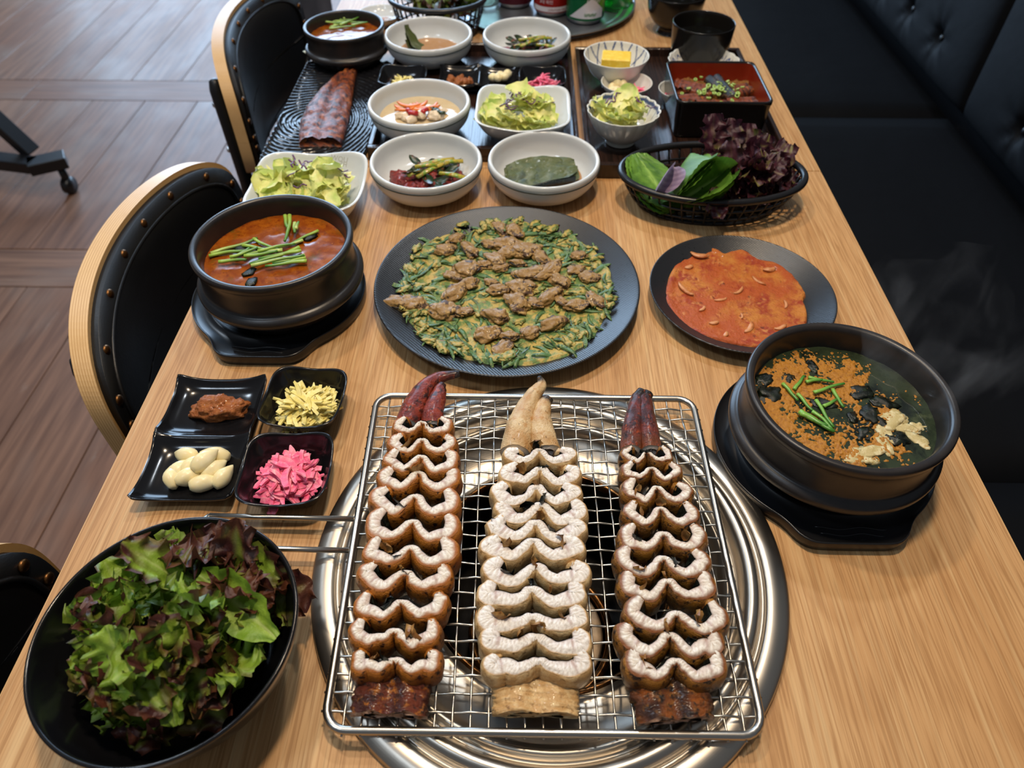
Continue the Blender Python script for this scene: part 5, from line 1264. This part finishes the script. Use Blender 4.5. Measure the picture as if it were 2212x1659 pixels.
OY = [(860, 655), (895, 655), (957, 533), (985, 510), (965, 540), (1020, 505), (1085, 488), (1110, 495), (1015, 540), (1060, 520), (1095, 525), (1140, 500), (1150, 530), (1090, 545), (1050, 565), (1010, 580), (975, 592), (965, 635), (985, 625), (1075, 560), (1115, 560), (1130, 590), (1170, 550), (1210, 550), (1255, 545), (1195, 575), (1240, 580), (1270, 600), (1060, 605), (1100, 605), (1145, 610), (1210, 600), (1245, 655), (1285, 640), (1215, 650), (1170, 620), (1160, 655), (1195, 690), (1120, 655), (1010, 670), (985, 665), (1025, 700), (960, 670), (1070, 675), (1050, 720), (1100, 722), (1150, 712), (1195, 718), (1090, 745), (1190, 640), (1010, 610), (1125, 540), (1085, 575), (1035, 590), (1155, 580), (1175, 590), (1120, 620), (1075, 620)]
for i, (x, y) in enumerate(OY):
    if i % 6 == 5: continue
    p = at(x+rnd.uniform(-5, 5), y+rnd.uniform(-5, 5), .016); dx, dy = p[0]-t.location.x, p[1]-t.location.y; s_ = rnd.uniform(.0065, .0140)
    o = put('oyster', mesh('oyster', *xf(blob(1, .20, 1.4, i*2.7, 4), TR(s=(s_*1.2, s_*rnd.uniform(.62, .9), s_*.44))), m='oyster'), t, (dx, dy, .0092), (rnd.uniform(-.15, .15), 0, rnd.uniform(-1.1, 1.1)))
    if i % 3 != 1:
        pts = [(s_*1.05*cos(w), s_*.62*sin(w), .0006+.0012*sin(w*3+i)) for w in [(-2.9+.22*k) for k in range(13)]]
        put('frill', mesh('frill', *tube([(a_+.0010*nz(k*.8, i), b_+.0012*nz(i, k*.8), c_) for k, (a_, b_, c_) in enumerate(pts)], (.0009, .0007), 5), m='oysterfrill'), o)
for i in range(130):
    a = rnd.uniform(0, 2*pi); r = Rp*sqrt(rnd.random())*.95 if i % 2 else Rp*rnd.uniform(.80, .97); sx = rnd.uniform(.003, .009)
    x, y = r*cos(a), r*sin(a); put('crisp_batter', mesh('crisp_batter', *xf(blob(1, .42, 1.9, i*3.1, 3), TR(s=(sx, sx*.6, .0013))), m='batter'), t, (x, y, ph(x, y)+.0012+.009*max(0, r/Rp-.80)*3), (0, 0, rnd.uniform(0, 3)))

# ================================================================ kimchi pancake
outl = [(1436, 625), (1448, 580), (1480, 540), (1512, 518), (1545, 528), (1568, 538), (1600, 530), (1640, 550), (1680, 560), (1720, 590), (1744, 625), (1740, 640), (1748, 665), (1742, 700), (1700, 725), (1652, 745), (1590, 738), (1520, 718), (1470, 688), (1440, 655)]
t = thing('kimchi_pancake', 'round orange kimchi pancake on the small black plate', 'pancake', (KC[0]-.005, KC[1]-.002, TZ+.0045))
O = [np.array(at(x, y, .014))-np.array([KC[0]-.005, KC[1]-.002]) for x, y in outl]; O = catmull(O+[O[0]], 141)[:-1]; SG = 140; NR = 40
vs, fs = [(0, 0, .004)], []
for j in range(1, NR+1):
    k = j/NR
    for i in range(SG):
        x, y = O[i]*k*(1+.008*nz(i*.7, 2)); rr = math.hypot(x, y)
        z = .0040+.0012*nz(x*60, y*60, 1)+.0007*nz(x*170, y*170, 2)+.0022*exp(-((k-.93)/.05)**2)*(.6+nz(i*.11, 1))+.012*max(0, rr-.055)*4
        if j == NR: z -= .0035
        vs.append((x, y, z))
for i in range(SG): fs.append((0, 1+i, 1+(i+1) % SG))
for j in range(NR-1):
    for i in range(SG):
        a = 1+j*SG+i; b = 1+j*SG+(i+1) % SG; fs.append((a, a+SG, b+SG, b))
put('pancake_body', mesh('pancake_body', vs, [tuple(reversed(f)) for f in fs], 'kimpan'), t)
for i, (x, y, L_, w, a) in enumerate([(1512, 548, .020, .006, -.3), (1480, 620, .024, .004, -1.0), (1605, 675, .008, .002, 1.5), (1622, 700, .018, .005, 1.0), (1490, 570, .010, .005, .4), (1665, 575, .014, .006, .2), (1700, 650, .012, .003, 1.4), (1545, 690, .010, .004, .2), (1570, 715, .008, .004, 1), (1640, 600, .018, .003, -.9), (1560, 640, .014, .003, .3), (1600, 620, .016, .003, .8), (1690, 700, .014, .004, .4), (1520, 660, .010, .003, .8)]):
    p = at(x, y, .014); dx, dy = p[0]-t.location.x, p[1]-t.location.y; put('cabbage_piece', mesh('cabbage_piece', *strip(L_, w, .002, .6, .2, i, 9, .7), m='kimpiece'), t, (dx, dy, .0048+.012*max(0, math.hypot(dx, dy)-.055)*4+(.002 if i < 2 else 0)), (0, 0, a))

# ================================================================ bowl contents
def kimchi(c, zb, label, s=1.0, seed=0):
    t = thing('onion_kimchi', label, 'kimchi', (c[0]+.003*s, c[1]-.004, zb+.009), .1)
    for i in range(16):
        a = rnd.uniform(0, 6.28); r = sqrt(rnd.random()); put('seasoning_paste', mesh('seasoning_paste', *xf(blob(.0095*s, .30, 1.8, i+seed, 3), TR(.032*s*r*cos(a)-.004, .019*s*r*sin(a), .010*(1-r)+.004, 0, 0, a, (1.2, .8, .6))), m='kimred'), t)
    for i in range(22):
        a = rnd.uniform(0, 6.28); r = sqrt(rnd.random()); me = leafmesh(.022*s, .010*s, 7, 10, .05, 2, .4, rnd.uniform(.2, 1.2), i+seed, None, mname='kimchi_leaf', m='kimgreen')
        put('kimchi_leaf', me, t, (.032*s*r*cos(a)+.004*s, .019*s*r*sin(a), .012+.010*(1-r)), (rnd.uniform(-.5, .5), rnd.uniform(-.2, .3), rnd.uniform(0, 6)))
    for i, (x, y, z, a, L_) in enumerate([(-.012, -.012, .020, .68, .040), (-.008, .010, .020, .25, .034), (-.014, .002, .023, .1, .022), (.004, .012, .019, .1, .030), (-.022, -.004, .016, .4, .022), (.010, -.006, .019, -.4, .026)]):
        put('onion_stalk', mesh('onion_stalk', *tube([(0, 0, 0), (L_*.5*s, .001, .001), (L_*s, 0, 0)], (.0028*s, .0018*s), 8), m='kimstalk'), t, (x*s, y*s, z), (0, 0, a))
    return t
kimchi(BA, TZ, 'red green-onion kimchi heaped in the front white bowl', 1.22, 3)
kimchi(BE, TZ+TRZ, 'red kimchi with a yellow-green stalk in the bowl by the cans', 1.1, 50)
liquid('soy_sauce', 'brown soy liquid under the pickled leaf in the front right white bowl', 'sauce', (BB[0], BB[1], TZ+.0155), .047, 'soy', .0002)
liquid('soy_sauce', 'brown soy liquid in the white bowl by the far stew pot', 'sauce', (BD[0], BD[1], TZ+TRZ+.0155), .047, 'soy', .0002)
liquid('kimchi_broth', 'pale beige broth in the water kimchi bowl', 'broth', (BC[0], BC[1], TZ+TRZ+.022), .0535, 'clearbroth', .0002)
def soyleaf(c, zb, kind):
    if kind == 0:
        for i in range(5):
            me = leafmesh(.090-.002*i, .052, 13, 24, .012, 2, .06, -.25, i*4+1, None, lambda v: sin(pi*min(1, v*.8+.16))**.5, mname='pickled_leaf', m='soyleaf', crinkle=.014)
            drop('pickled_leaf', me, 'folded olive soy-pickled leaf in the front right white bowl', 'pickled leaves in the front right bowl', (c[0]-.046+.001*i, c[1]-.010+.0008*i, zb+.0165+.0012*i), (.22-.01*i, -.06, .13+.02*i), 'pickled leaf')
        v, f = tube([(-.03, -.004, .003), (0, .0, .006), (.034, .006, .005)], (.0015, .0055), 8)
        tag(put('pickled_eggplant', mesh('pickled_eggplant', v, f, 'seaweed'), None, (c[0]+.006, c[1]-.031, zb+.018), (0, 0, .22)), 'dark glossy pickle slice lying in front of the folded leaf', 'pickle')
    else:
        for i in range(3):
            me = leafmesh(.092, .050, 13, 24, .02, 2, .15, 1.7, i*4+31, None, lambda v: sin(pi*min(1, v*.85+.10))**.6*(1-.3*v), mname='pickled_leaf', m='soyleaf', serr=.05)
            drop('pickled_leaf', me, 'olive pickled leaf propped against the side of the bowl by the far pot', 'pickled leaves in the far left bowl', (c[0]+.036-.002*i, c[1]-.018+.002*i, zb+.0165+.001*i), (.30, .02, pi-.30), 'pickled leaf')
soyleaf(BB, TZ, 0); soyleaf(BD, TZ+TRZ, 1)
t = thing('water_kimchi', 'radish, carrot and chili pieces in the pale broth bowl', 'kimchi', (BC[0]+.004, BC[1]-.008, TZ+TRZ+.023))
for i in range(11):
    a = rnd.uniform(0, 6.28); r = sqrt(rnd.random()); put('radish_piece', mesh('radish_piece', *xf(blob(.0085, .2, 1.4, i, 2), TR(s=(1.1, .8, .7))), m='radish', smooth=False), t, (.030*r*cos(a), .018*r*sin(a), .002+.006*(1-r)), (0, 0, a))
for i in range(9):
    put('carrot_strip', mesh('carrot_strip', *strip(.034, .005, .0025, 1.2, .2, i, 9, .5), m='carrot'), t, (-.008+.03*rnd.uniform(-.6, .6), .010+.008*rnd.uniform(-.8, .5), .008+.002*rnd.random()), (0, 0, rnd.uniform(-.5, .7)))
for i in range(3): put('chili_piece', mesh('chili_piece', *tube([(-.006, 0, 0), (0, .001, .001), (.006, 0, 0)], (.0035, .0028), 8), m='chili'), t, ((.004, -.016, -.010)[i], (-.004, -.004, -.010)[i], .010), (0, 0, 1.1+i))
for i in range(4): put('onion_piece', mesh('onion_piece', *tube([(-.004, 0, 0), (.004, 0, 0)], (.003, .002), 8), m='kimgreen'), t, (.012+.005*i, .006-.004*i, .009), (0, 0, i))

tag(put('egg_block', mesh('egg_block', *box(-.021, .021, -.0165, .0165, 0, .022, .0012), m='egg', smooth=False), None, (EB[0]+.0, EB[1]-.002, TZ+TRZ+.020), (0, 0, -.12)), 'yellow rectangular steamed egg block in the blue-lined bowl', 'egg')
for i, (dx, dy) in enumerate([(-.018, .006), (-.010, .012), (-.012, -.004), (-.004, .010), (-.020, -.004), (-.015, -.012)]):
    t = thing('garlic_clove', 'glossy pickled garlic clove in the small round dish', 'garlic clove', (SM[0]+dx, SM[1]+dy, TZ+TRZ+.014+.003*(i % 2)), (0, 0, i*1.1), group='pickled cloves in the small round dish')
    o = put('clove_body', cms[i % 5], t); o.scale = (.62, 1, 1)
strips('pink_ginger_strip', 'pink ginger strip in the small round dish of the right tray', 'pink ginger strips in the small round dish', 55, 'pink', SM[0]+.012, SM[1]-.003, TZ+TRZ+.009, .013, .013, .013, (.012, .022), (.002, .004), .0013, 8)
strips('red_relish_strip', 'red relish strip in the dish hidden behind the lacquer box', 'red relish strips behind the lacquer box', 26, 'pink', sm2[0]-.004, sm2[1], TZ+TRZ+.009, .018, .018, .008, (.012, .022), (.002, .004), .0013, 6, 'relish strip')
strips('pickle_strip', 'pale brown pickle shred in the small far white dish', 'pickle shreds in the small far dish', 8, 'kimpiece', sdp[0]+.010, sdp[1]-.010, TZ+.008, .012, .010, .003, (.008, .014), (.002, .003), .001, 4, 'pickle shred')

# eel rice box
tag(put('sauced_rice', mesh('sauced_rice', *slabgrid(60, 60, lambda u, v: (u*.0560, v*.0565, .026+.0035*nz(u*3, v*3)*2+.0016*nz(u*14, v*14)*2), .018), m='rice'), None, (BX[0], BX[1], TZ+TRZ)), 'brown sauced rice filling the lacquer box', 'rice', kind='stuff')
for i, (dx, dy, a, L_, w) in enumerate([(-.034, -.018, .3, .040, .013), (-.022, .014, -.35, .045, .014), (.010, .006, -1.25, .056, .0115), (.032, .010, .5, .040, .013), (.030, -.026, .2, .042, .013), (-.010, -.034, .1, .044, .012), (-.046, .022, 1.3, .030, .009)]):
    vs = []; nu, nv = 24, 22
    for j in range(nv+1):
        v = j/nv; ww = w*(.9+.1*sin(v*pi)) if i != 2 else w*(1.15-.5*v)
        for k in range(nu):
            th = 2*pi*k/nu; c, s = cos(th), sin(th); q = .0012*nz(c*3+i*7, v*9, s)
            vs.append(((v-.5)*L_+.0015*nz(c*2, i), c*ww, max(-.001, (abs(s)**.6*(1 if s > 0 else -.2))*.0095*(1-.3*exp(-(c/.2)**2)))+q))
    tag(put('glazed_eel_piece', mesh('glazed_eel_piece', vs, grid_faces(nu, nv+1, True)+[tuple(range(nu)), tuple(range(nv*nu, nv*nu+nu))], 'glazed_fillet' if i != 2 else 'glaze2'), None, (BX[0]+dx, BX[1]+dy, TZ+TRZ+.0285+(.006 if i == 2 else 0)), (0, .05, a)),
        'glossy glazed eel piece laid on the rice in the lacquer box' if i != 2 else 'darkest eel piece lying on top in the middle of the lacquer box', 'eel piece', 'eel pieces on the boxed rice' if i != 2 else None)
om = mesh('green_onion_slice', *lathe([(.0018, 0), (.0032, 0), (.0034, .0018), (.0032, .003), (.0018, .003), (.0018, 0)], 12), m='onion')
for i in range(58):
    x, y = rnd.gauss(.002, .020), rnd.gauss(-.002, .020); x = max(-.048, min(.048, x)); y = max(-.050, min(.050, y))
    o = put('green_onion_slice', om, None, (BX[0]+x, BX[1]+y, TZ+TRZ+.0385+.003*rnd.random()-.006*min(1, (x*x+y*y)/.002)), (rnd.uniform(-.7, .7), rnd.uniform(-.7, .7), 0)); o.scale = (rnd.uniform(.7, 1.1),)*3
    tag(o, 'chopped green onion ring scattered over the eel rice', 'green onion', 'chopped green onion on the eel rice')
liquid('clear_soup', 'black broth in the lacquer bowl at the tray corner', 'soup', (BKB[0], BKB[1], TZ+TRZ+.040), .0415, 'darkbroth', .0002)
liquid('clear_soup', 'dark broth in the farther lacquer bowl at the top edge', 'soup', (BK2[0], BK2[1], TZ+.043), .0425, 'darkbroth', .0002)
for i in range(7):
    o = put('soup_garnish', om if i % 2 else mesh('soup_garnish', *xf(blob(.004, .3, 1.6, i, 2), TR(s=(1.4, .8, .4))), m='onion'), None, (BKB[0]+.004+rnd.uniform(-.012, .012), BKB[1]-.014+rnd.uniform(-.008, .008), TZ+TRZ+.0405)); tag(o, 'green scrap floating in the black broth bowl', 'garnish', 'green scraps in the black broth')
